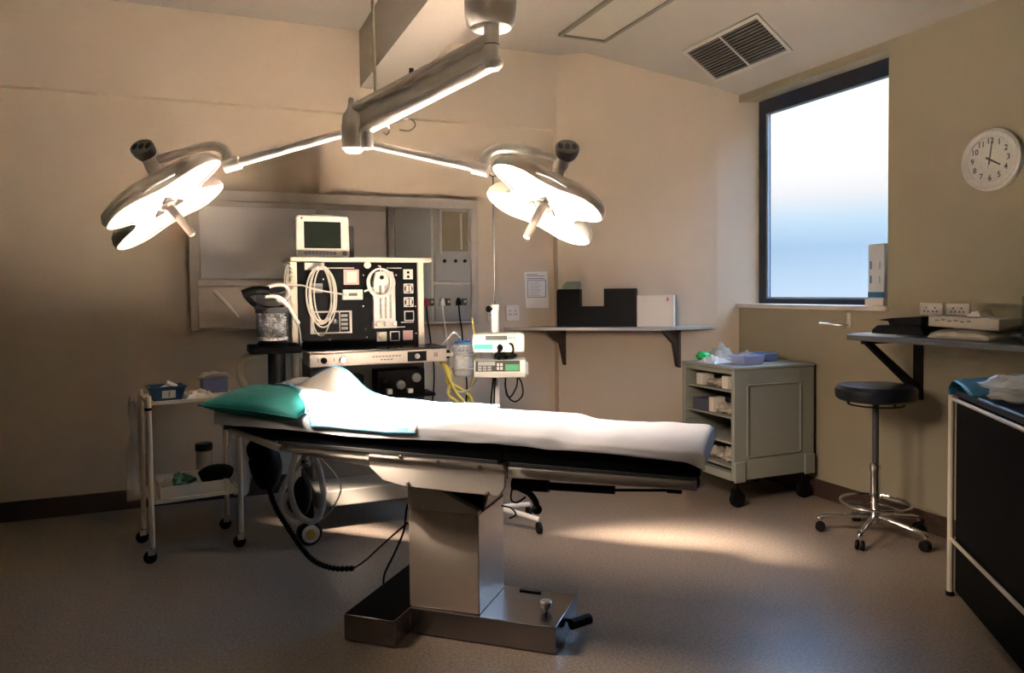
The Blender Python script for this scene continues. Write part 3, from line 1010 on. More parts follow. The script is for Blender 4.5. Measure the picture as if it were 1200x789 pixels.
# ------------------------------------------------------------------ operating table
O = V((1.025, 3.105, 0))
u = V((.748, -.663, 0)).normalized()
v = V((-u.y, u.x, 0))
MT = Matrix(((u.x, v.x, 0, O.x), (u.y, v.y, 0, O.y), (0, 0, 1, 0), (0, 0, 0, 1)))
f = thing('operating_table', 'operating table on stainless steel pedestal in the room centre', 'operating table', O)
b = MB(MT)
b.prism([(-.385, -.315), (-.15, -.315), (-.15, -.175), (.492, -.175), (.492, .175), (-.15, .175), (-.15, .34), (-.385, .34)], lambda a, c, h: (a, c, h), .004, .112)
b.build('base', M_steelb, f, bevel=.003)
MB(MT).bb(-.381, -.154, -.311, .336, .111, .115).build('base_dark_reflection', M_darkrefl, f, bevel=.002)  # added plate, its black stands in for a dark reflection in the steel
b = MB(MT)
b.bb(-.16, .16, -.155, .155, .112, .53)
b.build('column', M_steel, f, bevel=.004)
b = MB(MT)
b.prism([(-.16, .531), (.16, .531), (.16, .545), (-.01, .622), (-.16, .622)], lambda a, c, h: (a, h, c), -.158, .155)
b.build('column_cowl', M_plate, f, bevel=.003)
b = MB(MT)
b.bb(-.12, .17, -.12, .12, .535, .70)
b.build('bellows', M_black, f)
b = MB(MT)
b.prism([(.1, .545), (.17, .545), (.19, .62), (.19, .66), (.1, .66)], lambda a, c, h: (a, h, c), -.10, .10)
b.build('tilt_block', M_panelsteel, f, bevel=.003)
side = [(-.29, .798), (-.245, .803), (-.24, .79), (.305, .772), (.315, .735), (.312, .68), (.285, .642), (-.13, .652), (-.225, .672), (-.285, .722)]
for s in (-1, 1):
    MB(MT).prism(side, lambda a, c, h: (a, s * .242 + h, c), -.012, .012).build('side_plate', M_plate, f, bevel=.003)
    MB(MT).prism([(-.74, .797), (-.29, .789), (-.29, .722), (-.68, .757), (-.74, .765)], lambda a, c, h: (a, s * .236 + h, c), -.012, .012).build('back_rail', M_plate, f, bevel=.003)
    MB(MT).prism([(-1.0, .856), (-.75, .80), (-.72, .795), (-.70, .775), (-.72, .760), (-.75, .765), (-1.0, .836)], lambda a, c, h: (a, s * .25 + h, c), -.010, .010).build('head_rail', M_plate, f, bevel=.003)
    MB(MT).prism([(.325, .762), (1.045, .760), (1.045, .722), (.325, .722)], lambda a, c, h: (a, s * .245 + h, c), -.010, .010).build('leg_rail', M_plate, f, bevel=.003)
    MB(MT).prism([(-.72, .812), (.29, .79), (.29, .780), (-.72, .80)], lambda a, c, h: (a, s * .272 + h, c), -.005, .005).build('accessory_rail', M_dgrey, f)
    MB(MT).prism([(.34, .786), (1.04, .774), (1.04, .764), (.34, .774)], lambda a, c, h: (a, s * .272 + h, c), -.005, .005).build('accessory_rail', M_dgrey, f)
b = MB(MT)
for x0, x1, z0, z1 in ((-.28, .30, .70, .775), (-.70, -.3, .77, .785), (.34, 1.03, .735, .765), (-.96, -.76, .81, .82)):
    b.bb(x0, x1, -.235, .235, z0, z1)
b.build('under_frame', M_black, f)
for x, z in ((-.14, .775), (.03, .765), (.21, .755), (-.11, .668), (.24, .655), (-.72, .779)):
    MB(MT).lathe((x, -.262 if x < -.5 else -.254, z), [(.0085, 0), (.0085, .004), (.004, .006)], 14, (0, -1, 0)).build('bolt', M_panelsteel, f)
for x in (.50, .93):
    MB(MT).lathe((x, -.255, .742), [(.008, 0), (.008, .003), (.004, .004)], 14, (0, -1, 0)).build('bolt', M_plate, f)
# three black pads
for pts in ([(-1.02, .862), (-.745, .806), (-.745, .868), (-1.01, .905)], [(-.738, .806), (.31, .785), (.31, .872), (-.738, .872)], [(.325, .785), (1.06, .772), (1.06, .845), (.325, .868)]):
    MB(MT).prism(pts, lambda a, c, h: (a, h, c), -.265, .265).build('mattress_pad', M_blackv, f, bevel=.008)
# gas strut and lever under the leg section
b = MB(MT)
b.cyl((.33, -.21, .685), (.48, -.21, .688), .024, n=18)
b.cyl((.48, -.21, .688), (.74, -.21, .692), .016, n=18)
g = b.build('gas_strut', M_blackp, f)
MB(MT).cyl((.74, -.21, .692), (.96, -.21, .708), .0055, n=12).build('strut_rod', M_blackp, g)
MB(MT).bb(.935, .99, -.222, -.198, .698, .72).build('strut_clevis', M_blackp, g, bevel=.004)
b = MB(MT)
b.tube([(.34, -.215, .68), (.40, -.225, .66), (.43, -.23, .63), (.435, -.23, .60)], .013, 10)
b.blob((.435, -.23, .598), (.022, .018, .02))
b.build('release_lever', M_blackp, f)
b = MB(MT)
b.tube([(.325, -.20, .67), (.32, -.2, .62), (.345, -.2, .61), (.38, -.2, .635)], .004, 6)
b.build('release_cable', M_blackp, f)
b = MB(MT)
b.cyl((.412, -.038, .112), (.412, -.038, .135), .010, n=12)
b.lathe((.412, -.038, .13), [(.022, 0), (.026, .008), (.026, .024), (.020, .03)], 18)
b.build('floor_lock_knob', M_panelsteel, f)
b = MB(MT)
b.cyl((.49, .02, .06), (.53, .02, .062), .008, n=12)
b.cyl((.515, -.02, .062), (.575, .06, .062), .022, n=18)
b.build('foot_pedal', M_black, f)
MB(MT).bb(.24, .34, .13, .15, .112, .118).build('base_slot', M_dgrey, f)
b = MB(MT)
b.tube([(.17, .1, .50), (.21, .11, .49), (.23, .12, .46), (.20, .12, .44)], .004, 6)
b.build('side_cable', M_blackp, f)
b = MB(MT)
b.bb(-1.015, -.985, -.268, -.25, .846, .862)
b.build('rail_end', M_chrome, f, bevel=.003)


def lerp(tab, x):
    if x <= tab[0][0]:
        return tab[0][1]
    for (a, p), (c, q) in zip(tab, tab[1:]):
        if x <= c:
            t = (x - a) / (c - a)
            t = t * t * (3 - 2 * t)
            return p + (q - p) * t
    return tab[-1][1]


TOP = [(-1.04, .957), (-.75, .938), (-.5, .930), (-.1, .922), (.35, .915), (.48, .912), (.60, .890), (1.07, .888)]
HEM = [(-1.04, .872), (-.75, .868), (-.3, .853), (.2, .858), (.7, .846), (1.0, .833), (1.06, .818)]


def top_z(x, y):
    n = .006 * noise.noise(V((x * 5, y * 6, 3))) + .003 * noise.noise(V((x * 14, y * 9, 8)))
    return lerp(TOP, x) - .018 * max(0, (abs(y) - .16) / .11) ** 2 + n


YW = .275


def sheet_fn(a, c):
    x = -1.045 + a * 2.12
    # cross-section: near hem, up, over the top, down to the far hem
    s = c * 2 - 1
    if abs(s) < .72:
        y = s / .72 * YW
        z = top_z(x, y)
    else:
        t = (abs(s) - .72) / .28
        y = math.copysign(YW + .008 * math.sin(t * PI * .5) + .004 * noise.noise(V((x * 7, t * 2, 4))) * t, s)
        zt = top_z(x, math.copysign(YW, s))
        z = zt + (lerp(HEM, x) + .004 * noise.noise(V((x * 9, s, 0))) - zt) * t
    # foot end drop
    if x > 1.045:
        k = (x - 1.045) / .03
        z = z - .012 * k * k if abs(s) < .72 else z - .01 * k
    return (min(x, 1.072), y, z)


b = MB(MT)
b.grid(sheet_fn, 110, 50)
# foot end skirt
def foot_fn(a, c):
    s = c * 2 - 1
    x, y, z = sheet_fn(1, c)
    zb = .815 if abs(s) < .72 else z - .004
    return (x + .006 * math.sin(a * PI / 2), y, z + (min(z, zb) - z) * a)
b.grid(foot_fn, 6, 50)
def head_fn(a, c):
    x, y, z = sheet_fn(0, c)
    s = c * 2 - 1
    zb = .885 if abs(s) < .72 else z - .002
    return (x - .008 * math.sin(a * PI / 2), y, z + (min(z, zb) - z) * a)
b.grid(head_fn, 6, 50)
tag(b.build('bed_sheet', M_sheet, loc=MT @ V((0, 0, .9)), sharp=60), 'white sheet covering the full length of the operating table', 'sheet')


def pillow_top(x, y):
    a, c = (x + .855) / .255, (y + .135) / .175
    if abs(a) > 1.15 or abs(c) > 1.15:
        return 0
    e = max(0, 1 - abs(a) ** 2.6) * max(0, 1 - abs(c) ** 2.6)
    return .958 - .07 * (x + .855) + .10 * (y + .135) + .056 * e ** .45 + .006


def drape_z(x, y):
    h = .145 * math.exp(-((x + .79) / .165) ** 2 - ((y - .33) / .18) ** 2)
    h += .02 * math.exp(-((x + .62) / .2) ** 2 - ((y - .05) / .2) ** 2)
    z = top_z(x, max(-.27, min(.27, y))) + .008 + h + .004 * noise.noise(V((x * 8, y * 8, 11)))
    return max(z, pillow_top(x, y))


def drape_fn(a, c):
    y = -.287 + c * .585
    xl = lerp([(-.29, -.545), (-.24, -.60), (-.13, -.70), (-.03, -.82), (.03, -.95), (.09, -1.04), (.30, -1.06)], y)
    xr_ = .02 + .25 * (c - .5) * 0.6
    x = xl + (xr_ - xl) * a
    z = drape_z(x, y)
    if y < -.272:
        z -= (-.272 - y) * 2.2
    return (x, y, z)


f = thing('surgical_drape', 'white drape with blue edge heaped behind the teal pillow', 'drape', MT @ V((-.5, 0, .93)))
b = MB(MT)
b.grid(drape_fn, 60, 44)
b.build('cloth', M_drape, f, solid=.002, sharp=60)
b = MB(MT)
for pts in ([drape_fn(0, c / 30) for c in range(0, 26)], [drape_fn(a / 30, 0) for a in range(31)], [drape_fn(a / 30, 1) for a in range(31)]):
    b.tube([V(p) + V((0, 0, .003)) for p in pts], .0055, 6, smooth=0)
b.grid(lambda a, c: V(drape_fn(a * .93 + .0, c * .045)) + V((0, 0, .0025)), 40, 3)
b.build('hem', M_hem, f)

# pillow
PCX, PCY, PCZ = -.855, -.135, .958
Mp = MT @ Matrix.Translation((PCX, PCY, PCZ)) @ Matrix.Rotation(.07, 4, 'Y') @ Matrix.Rotation(.10, 4, 'X')


def pil(sgn):
    def fn(a, c):
        x, y = (a - .5) * 2, (c - .5) * 2
        e = max(0, (1 - abs(x) ** 2.6)) * max(0, (1 - abs(y) ** 2.6))
        pin = 1 - .06 * (1 - abs(y) ** 2) * abs(x) ** 3
        pin2 = 1 - .07 * (1 - abs(x) ** 2) * abs(y) ** 3
        z = sgn * .056 * e ** .45 + .004 * noise.noise(V((x * 4, y * 4, sgn)))*e
        return (x * .255 * pin, y * .175 * pin2, z)
    return fn


f = thing('pillow', 'teal cotton pillow at the head of the operating table', 'pillow', Mp @ V((0, 0, -.06)))
b = MB(Mp)
b.grid(pil(1), 36, 28)
b.grid(pil(-1), 36, 28)
b.build('pillowcase', M_teal, f, sharp=80)
b = MB(Mp)
b.tube([pil(1)(t / 20, 0) for t in range(21)] + [pil(1)(1, t / 14) for t in range(1, 15)] + [pil(1)(1 - t / 20, 1) for t in range(1, 21)] + [pil(1)(0, 1 - t / 14) for t in range(1, 14)], .004, 6, closed=True, smooth=0)
b.build('piping', mat('dark_teal', (.008, .16, .15), .7), f)

# hand control hanging under the head of the table
f = thing('hand_control', 'black hand control hanging under the table with coiled cable', 'controller', (.28, 3.92, .47))
b = MB()
b.tube([(.225, 3.945, .715), (.245, 3.935, .69), (.275, 3.92, .655), (.29, 3.915, .60), (.295, 3.91, .55), (.30, 3.905, .50), (.305, 3.90, .475)], lambda t: .02 + .058 * math.sin(PI * min(1, t * 1.02)) ** .8, 16)
b.build('handset', M_blackp, f)
b = MB()
b.tube([(.305, 3.90, .485), (.318, 3.895, .42), (.345, 3.88, .355), (.375, 3.868, .30), (.414, 3.85, .233), (.45, 3.832, .175), (.485, 3.815, .13), (.529, 3.795, .098), (.60, 3.765, .075), (.685, 3.73, .075)], .0105, 8, smooth=9, corr=.5)
b.build('coiled_cable', M_blackp, f)
b = MB()
b.tube([(.685, 3.73, .075), (.72, 3.60, .155), (.755, 3.44, .265), (.838, 3.29, .40), (.93, 3.25, .47)], .0045, 6)
b.tube([(.90, 3.27, .56), (.862, 3.335, .474), (.845, 3.345, .356), (.80, 3.36, .247), (.76, 3.37, .165), (.748, 3.355, .119)], .005, 6)
b.build('lead', M_blackp, f)
b = MB()
b.lathe((.298, 3.872, .50), [(.010, 0), (.014, .01), (.010, .03)], 12)
b.build('clip', M_chrome, f)

# ------------------------------------------------------------------ dressing trolley
ca = .16
TR = Matrix.Translation((-.065, 4.70, 0)) @ Matrix.Rotation(ca, 4, 'Z')
f = thing('dressing_trolley', 'cream two tier wheeled trolley left of the operating table', 'trolley', (-.065, 4.70, 0))
hw, hd = .232, .20
for sx_ in (-1, 1):
    for s_ in (-1, 1):
        x, y = sx_ * hw, s_ * hd
        MB(TR).cyl((x, y, .085), (x, y, .905), .0145, n=16).build('leg', M_cream, f)
        b = MB(TR)
        b.cyl((x, y, .07), (x, y, .10), .011, n=12)
        b.bb(x - .024, x + .012, y - .014, y + .014, .045, .075)
        o = b.build('castor', M_panelsteel, f, bevel=.002)
        MB(TR).lathe((x - .012, y - .011, .034), [(.01, 0), (.034, .002), (.034, .02), (.01, .022)], 22, (0, 1, 0)).build('wheel', M_black, o)
for z in (.862, .322):
    b = MB(TR)
    b.bb(-hw, hw, -hd, hd, z, z + .006)
    for x0, x1, y0, y1 in ((-hw, hw, -hd - .006, -hd + .006), (-hw, hw, hd - .006, hd + .006), (-hw - .006, -hw + .006, -hd, hd), (hw - .006, hw + .006, -hd, hd)):
        b.bb(x0, x1, y0, y1, z - .006, z + .014)
    b.build('shelf', M_cream, f, bevel=.002)
b = MB(TR)
b.cyl((-hw - .002, -hd, .83), (-hw - .002, -hd, .845), .018, n=14)
b.build('clip', M_blackp, f)


def tr(x, y, z):
    return TR @ V((x, y, z))


zt, zl = .8695, .3295
f = thing('instrument_basket', 'dark blue plastic basket with white label on the trolley', 'basket', tr(-.13, -.10, zt))
b = MB(TR)
o4 = lambda hx, hy, z: [(-.13 - hx, -.09 - hy, z), (-.13 + hx, -.09 - hy, z), (-.13 + hx, -.09 + hy, z), (-.13 - hx, -.09 + hy, z)]
vs = o4(.072, .065, zt) + o4(.092, .085, zt + .078) + o4(.086, .079, zt + .078) + o4(.066, .059, zt + .006)
fs = [(3, 2, 1, 0), (12, 13, 14, 15)] + [(a + i, a + (i + 1) % 4, a + 4 + (i + 1) % 4, a + 4 + i) for a in (0, 4, 8) for i in range(4)]
b.add(vs, fs)
b.build('body', M_bluebasket, f, bevel=.003)
b = MB(TR)
for hx, hy in ((.094, .087),):
    for x0, x1, y0, y1 in ((-hx, hx, -hy - .004, -hy + .006), (-hx, hx, hy - .006, hy + .004), (-hx - .004, -hx + .006, -hy, hy), (hx - .006, hx + .004, -hy, hy)):
        b.bb(-.13 + x0, -.13 + x1, -.09 + y0, -.09 + y1, zt + .070, zt + .080)
b.build('rim', M_bluebasket, f, bevel=.002)
b = MB(TR)
b.prism([(-.035, .015), (.033, .015), (.033, .058), (-.035, .058)], lambda a, c, h: (-.125 + a, -.09 - .065 - .02 * c / .078 - h, zt + c), .0015, .003)
lb = b.build('label', M_paper, f)
b = MB(TR)
b.prism([(-.003, .02), (.002, .02), (.004, .052), (-.001, .052)], lambda a, c, h: (-.125 + a, -.09 - .065 - .02 * c / .078 - h, zt + c), .003, .0038)
b.build('writing', M_ink, lb)
b = MB(TR)
Rp = Matrix.Rotation(.5, 3, 'Y') @ Matrix.Rotation(.3, 3, 'X')
b.box((-.10, -.08, zt + .075), (.06, .05, .022), Rp)
b.box((-.15, -.09, zt + .06), (.05, .06, .02), Matrix.Rotation(-.4, 3, 'Y'))
tag(b.build('wrapped_swabs', M_paper, loc=tr(-.12, -.08, zt + .04), bevel=.003), 'pale wrapped packs sticking out of the dark blue basket', 'packet')
bagp = [(.035, -.10, .085, .095, .04, 3.3, 'flat crumpled paper wrapping on the trolley beside the blue basket')]
for x, y, sx_, sy2, h, sd, lab in bagp:
    c = tr(x, y, zt + .001)

    def fn(a, cc):
        X, Y = (a - .5) * 2, (cc - .5) * 2
        r = max(0, 1 - max(abs(X), abs(Y)) ** 2.5)
        p = TR @ V((x + X * sx_, y + Y * sy2, 0))
        return (p.x, p.y, zt + .003 + h * r * (.6 + .9 * abs(noise.noise(V((X * 2 + sd, Y * 2, 0))))))
    tag(MB().grid(fn, 18, 18).build('paper_wrapping', M_paper, loc=c, solid=.001, sharp=25), lab, 'paper')
c = tr(.155, .09, zt)
f = thing('swab_box', 'blue box with torn white paper on top, back of trolley', 'box', c)
MB(TR).bb(.085, .225, .04, .15, zt, zt + .085).build('box', mat('slate_blue_card', (.16, .19, .38), .5), f, bevel=.003)
b = MB(TR)
b.grid(lambda a, cc: (.07 + a * .17, .03 + cc * .13, zt + .088 + .03 * abs(noise.noise(V((a * 4, cc * 4, 2)))) + .02 * math.sin(a * PI)), 14, 12)
b.build('torn_paper', M_paper, f, solid=.001, sharp=25)

f = thing('specimen_tray', 'white open card tray on the lower shelf of the trolley', 'tray', tr(-.03, -.10, zl))
b = MB(TR)
x0, x1, y0, y1, h = -.185, .155, -.185, .02, .07
t = .005
b.bb(x0, x1, y0, y1, zl, zl + t)
b.bb(x0, x1, y0, y0 + t, zl, zl + h)
b.bb(x0, x1, y1 - t, y1, zl, zl + h + .03)
b.bb(x0, x0 + t, y0, y1, zl, zl + h + .01)
b.bb(x1 - t, x1, y0, y1, zl, zl + h)
b.build('box', M_card, f, bevel=.002)
b = MB(TR)
b.blob((-.06, -.10, zl + .070), (.05, .05, .042), 20, 12, .9, 2)
tag(b.build('green_swab', M_dgreen, loc=tr(-.06, -.1, zl + .03), sharp=20), 'crumpled green cloth in the white card tray', 'cloth')
b = MB(TR)
b.blob((-.14, -.09, zl + .045), (.035, .06, .038), 16, 10, .8, 5)
tag(b.build('crumpled_tissue', M_paper, loc=tr(-.14, -.09, zl + .01), sharp=20), 'crumpled pale tissue beside the green cloth in the tray', 'tissue')
b = MB(TR)
b.tube([(.03, -.12, zl + .085), (.07, -.12, zl + .098), (.12, -.12, zl + .10), (.17, -.12, zl + .098), (.20, -.12, zl + .085)], lambda q: .018 + .030 * math.sin(PI * (.12 + .76 * q)), 16)
tag(b.build('face_mask', M_black, loc=tr(.11, -.12, zl + .07)), 'black rubber face mask lying across the white card tray', 'mask')
f = thing('wipes_tub', 'white ribbed tub with dark lid on lower trolley shelf', 'tub', tr(.09, .10, zl))
c = tr(.09, .10, zl)
MB().lathe(c, [(.042, 0), (.045, .004), (.045, .05), (.043, .052), (.043, .057), (.045, .06), (.045, .08), (.043, .083), (.043, .088), (.045, .091), (.045, .11), (.043, .113), (.043, .118), (.045, .12), (.045, .20)], 28).build('body', mat('tub_white', (.55, .50, .46), .4), f)
MB().lathe(c, [(.047, .195), (.049, .20), (.049, .232), (.046, .237), (0, .237)], 28).build('lid', mat('dark_lid', (.01, .011, .02), .4), f)


def hang_bag(pts_top, drop, seed, m, name, label, wid=.12, dirv=V((1, 0, 0))):
    c = V(pts_top)

    def fn(a, cc):
        w = wid * (.4 + .75 * math.sin(PI * min(1, .12 + cc * .85)) * (1 - .35 * cc))
        x = (a - .5) * 2
        d = .03 * math.sin(x * 5 + seed) * (.3 + cc) + .02 * noise.noise(V((x * 2, cc * 3, seed)))
        n = V((-dirv.y, dirv.x, 0))
        return c + dirv * (x * w) + n * d + V((0, 0, -drop * cc + .02 * x * x))
    o = MB().grid(fn, 18, 24).build(name, m, loc=c, solid=.0008)
    return tag(o, label, 'plastic bag')


hang_bag(tr(-.30, .02, .86), .56, 1.7, M_bag, 'waste_bag', 'clear plastic waste bag hanging from the left side of trolley', .15, V((TR.col[1][0], TR.col[1][1], 0)).normalized())
hang_bag(tr(.275, -.02, .62), .38, 4.1, M_bagw, 'waste_bag', 'milky plastic bag hanging between trolley and black hand control', .075, V((.9, -.4, 0)).normalized())

# ------------------------------------------------------------------ anaesthesia machine
f = thing('anaesthesia_machine', 'anaesthesia machine with black control panel behind the operating table', 'medical machine', (.97, 4.8, 0))
MB().bb(.60, 1.36, 4.42, 5.10, .20, .30).build('plinth', mat('plinth_grey', (.17, .155, .135), .5), f, bevel=.01)
MB().bb(.62, 1.34, 4.70, 5.10, .30, 1.02).build('cabinet', mat('cabinet_grey', (.12, .11, .10), .5), f, bevel=.004)
for x in (.538, 1.336):
    MB().bb(x - .02, x + .02, 4.74, 4.80, .22, 1.645).build('post', M_cream, f, bevel=.004)
MB().bb(.515, 1.40, 4.70, 5.18, 1.645, 1.672).build('top_shelf', M_cream, f, bevel=.004)
MB().bb(.557, 1.317, 4.755, 4.80, 1.10, 1.645).build('control_panel', M_blackp, f, bevel=.002)
MB().bb(.557, 1.317, 4.80, 5.16, 1.10, 1.645).build('rear_housing', M_cream, f)
MB().bb(.58, 1.42, 4.47, 4.755, 1.098, 1.112).build('worktop', mat('dark_steel_top', (.10, .09, .08), .2, .6), f, bevel=.003)
MB().bb(.585, 1.415, 4.455, 4.76, 1.02, 1.098).build('drawer', M_panelsteel, f, bevel=.004)
yf = 4.4545
MB().lathe((.665, yf, 1.058), [(.018, 0), (.018, .014), (.012, .018)], 18, (0, -1, 0)).build('black_knob', M_blackp, f)
MB().lathe((.775, yf, 1.058), [(.022, 0), (.022, .012), (.014, .02)], 18, (0, -1, 0)).build('chrome_knob', M_chrome, f)
MB().bb(1.165, 1.285, yf - .006, yf, 1.03, 1.09).build('display', M_blackp, f, bevel=.002)
MB().lathe((1.225, yf - .006, 1.06), [(.016, 0), (.016, .006), (.010, .010)], 16, (0, -1, 0)).build('gauge', M_greypanel, f)
b = MB()
for x0, z, n in ((.95, 1.068, 9), (1.0, 1.048, 4)):
    for k in range(n):
        b.bb(x0 + k * .02, x0 + k * .02 + .014, yf - .0015, yf, z - .004, z + .004)
b.bb(.63, .636, yf - .0015, yf, 1.05, 1.07)
b.bb(.722, .728, yf - .0015, yf, 1.05, 1.07)
for x in (1.335, 1.348):
    b.bb(x, x + .007, yf - .0015, yf, 1.052, 1.078)
b.build('lettering', M_ink, f)
MB().cyl((1.415, 4.5, 1.06), (1.445, 4.5, 1.06), .026, n=18).build('rail_knob', M_blackp, f)


def px(c):
    return .557 + (c - 55) / 860 * .758


def pz(c):
    return 1.635 - (c - 105) / 585 * .515


yp = 4.7545


def module(c0, c1, r0, r1, m, name, d=.012):
    return MB().bb(px(c0), px(c1), yp - d, yp, pz(r1), pz(r0)).build(name, m, f, bevel=.002)


module(110, 245, 98, 150, M_white, 'label_plate', .004)
module(378, 487, 147, 255, M_pink, 'alarm_plate', .006)
MB().bb(px(400), px(470), yp - .0075, yp - .005, pz(240), pz(160)).build('plate_face', M_white, f)
module(160, 230, 245, 310, M_greypanel, 'display', .006)
o = module(365, 505, 290, 362, M_white, 'connector_block', .035)
MB().bb(px(405), px(465), yp - .037, yp - .034, pz(335), pz(315)).build('connector_label', M_ink, o)
# rotameter bank
o = module(582, 738, 235, 520, M_white, 'flowmeter_bank', .045)
b = MB()
b.prism([(px(582), pz(236)), (px(738), pz(236)), (px(725), pz(165)), (px(690), pz(158)), (px(600), pz(165))], XZ(yp - .045), 0, .04)
b.build('flowmeter_cap', M_white, f, bevel=.003)
MB().bb(px(575), px(745), yp - .055, yp, pz(570), pz(520)).build('flowmeter_base', M_white, f, bevel=.003)
for c in (630, 665, 700):
    MB().cyl((px(c), yp - .05, pz(500)), (px(c), yp - .05, pz(262)), .007, n=12).build('flow_tube', M_jar, o)
for c in (600, 660, 720):
    MB().lathe((px(c), yp - .055, pz(540)), [(.014, 0), (.014, .02), (.010, .024)], 16, (0, -1, 0)).build('flow_knob', M_white, f)
MB().lathe((px(640), yp - .045, pz(205)), [(.013, 0), (.013, .012), (.005, .014)], 16, (0, -1, 0)).build('dial', M_blackp, f)
MB().bb(px(622), px(630), yp - .0465, yp - .044, pz(470), pz(262)).build('scale_line', M_ink, o)
# ventilator unit
b = MB()
for c0, c1, r0, r1 in ((140, 165, 440, 600), (413, 428, 440, 600), (165, 413, 440, 450), (165, 413, 590, 600), (340, 346, 450, 590)):
    b.bb(px(c0), px(c1), yp - .02, yp, pz(r1), pz(r0))
o = b.build('ventilator_frame', M_panelsteel, f, bevel=.002)
for c in (210, 310):
    b = MB()
    b.lathe((px(c), yp - .001, pz(515)), [(.017, 0), (.017, .012), (.013, .014)], 16, (0, -1, 0))
    b.build('ventilator_dial', M_dgrey, o)
    MB().bb(px(c) - .002, px(c) + .002, yp - .017, yp - .014, pz(520), pz(500)).build('dial_pointer', M_white, o)
for r in (475, 505, 535, 565):
    MB().bb(px(355), px(400), yp - .008, yp, pz(r + 9), pz(r - 9)).build('ventilator_switch', M_greypanel, o)
# square gauges and switches
for (c0, c1, r0, r1, kind) in ((810, 882, 145, 218, 'slot'), (812, 884, 250, 322, 'round'), (812, 884, 350, 422, 'round'), (814, 886, 450, 525, 'dark'),
                               (608, 680, 600, 668, 'knob'), (705, 776, 598, 668, 'dark'), (803, 874, 595, 665, 'pink')):
    o = module(c0, c1, r0, r1, M_white if kind != 'pink' else M_pink, 'gauge', .010)
    cx, cz = (px(c0) + px(c1)) / 2, (pz(r0) + pz(r1)) / 2
    if kind == 'dark':
        MB().bb(cx - .026, cx + .026, yp - .0115, yp - .009, cz - .026, cz + .026).build('gauge_face', M_blackp, o)
    elif kind == 'round':
        MB().lathe((cx, yp - .0095, cz), [(.027, 0), (.027, .004)], 22, (0, -1, 0)).build('gauge_face', M_blackp, o)
        b = MB()
        b.prism([(cx - .018, cz - .02), (cx - .002, cz - .022), (cx - .002, cz + .022), (cx - .018, cz + .02)], XZ(yp - .016), 0, .003)
        b.prism([(cx + .004, cz - .022), (cx + .018, cz - .018), (cx + .018, cz + .018), (cx + .004, cz + .022)], XZ(yp - .016), 0, .003)
        b.build('gauge_scale', M_white, o)
    elif kind == 'slot':
        MB().lathe((cx, yp - .0095, cz + .012), [(.009, 0), (.009, .004)], 14, (0, -1, 0)).build('port', M_blackp, o)
        MB().lathe((cx, yp - .0095, cz - .016), [(.009, 0), (.009, .004)], 14, (0, -1, 0)).build('port', M_blackp, o)
    elif kind == 'knob':
        MB().lathe((cx, yp - .0095, cz), [(.024, 0), (.022, .016), (.016, .02)], 20, (0, -1, 0)).build('knob', M_cream, o)
for c, r in ((520, 187), (760, 187), (515, 410), (530, 575), (537, 635), (275, 643), (82, 652), (900, 418), (903, 618), (237, 215)):
    MB().lathe((px(c), yp, pz(r)), [(.005, 0), (.004, .003)], 10, (0, -1, 0)).build('screw', M_white, f)
b = MB()
for c0, c1, r in ((262, 455, 136), (690, 800, 136), (790, 885, 534), (760, 820, 568)):
    b.bb(px(c0), px(c1), yp - .0015, yp, pz(r + 3), pz(r - 3))
b.build('panel_lettering', M_white, f)
b = MB()
b.lathe((px(548), yp - .006, pz(115)), [(.022, 0), (.022, .01), (.01, .014)], 16, (0, -1, 0))
b.build('hanging_knob', M_white, f)
# dark equipment below drawer
b = MB()
b.bb(.66, 1.36, 4.52, 4.72, .80, .82)
b.bb(1.00, 1.30, 4.55, 4.72, .82, .97)
b.bb(.70, .92, 4.56, 4.72, .82, .95)
b.build('vaporiser_shelf', M_blackp, f, bevel=.004)
for x, z in ((.76, .90), (.86, .90), (1.05, .9), (1.14, .88), (1.24, .92)):
    MB().lathe((x, 4.55, z), [(.028, 0), (.028, .03), (.018, .036)], 16, (0, -1, 0)).build('vaporiser_dial', M_greypanel if x > 1.1 else M_blackp, f)
b = MB()
b.bb(1.05, 1.08, 4.50, 4.55, .83, .86)
b.bb(1.18, 1.21, 4.50, 4.55, .83, .855)
b.build('valve', M_white, f)
for x, y in ((.56, 4.40), (1.38, 4.42), (.58, 5.08), (1.38, 5.08)):
    b = MB()
    b.bb(x - .025, x + .03, y + .045, y + .075, .06, .24)
    o = b.build('castor', M_blackp, f, bevel=.004)
    MB().lathe((x, y - .02, .073), [(.05, 0), (.062, 0), (.071, .008), (.073, .02), (.071, .045), (.062, .05)], 30, (-.10, 1, 0)).build('tyre', M_black, o)
    b = MB()
    b.lathe((x + .003, y - .029, .073), [(.05, .0), (.05, .012), (.0, .012)], 26, (-.10, 1, 0))
    b.build('wheel_disc', M_white, o)
    b = MB()
    b.lathe((x + .005, y - .040, .073), [(.024, 0), (.030, .006), (.030, .014)], 22, (-.10, 1, 0))
    b.build('wheel_hub', M_yellowhub, o)
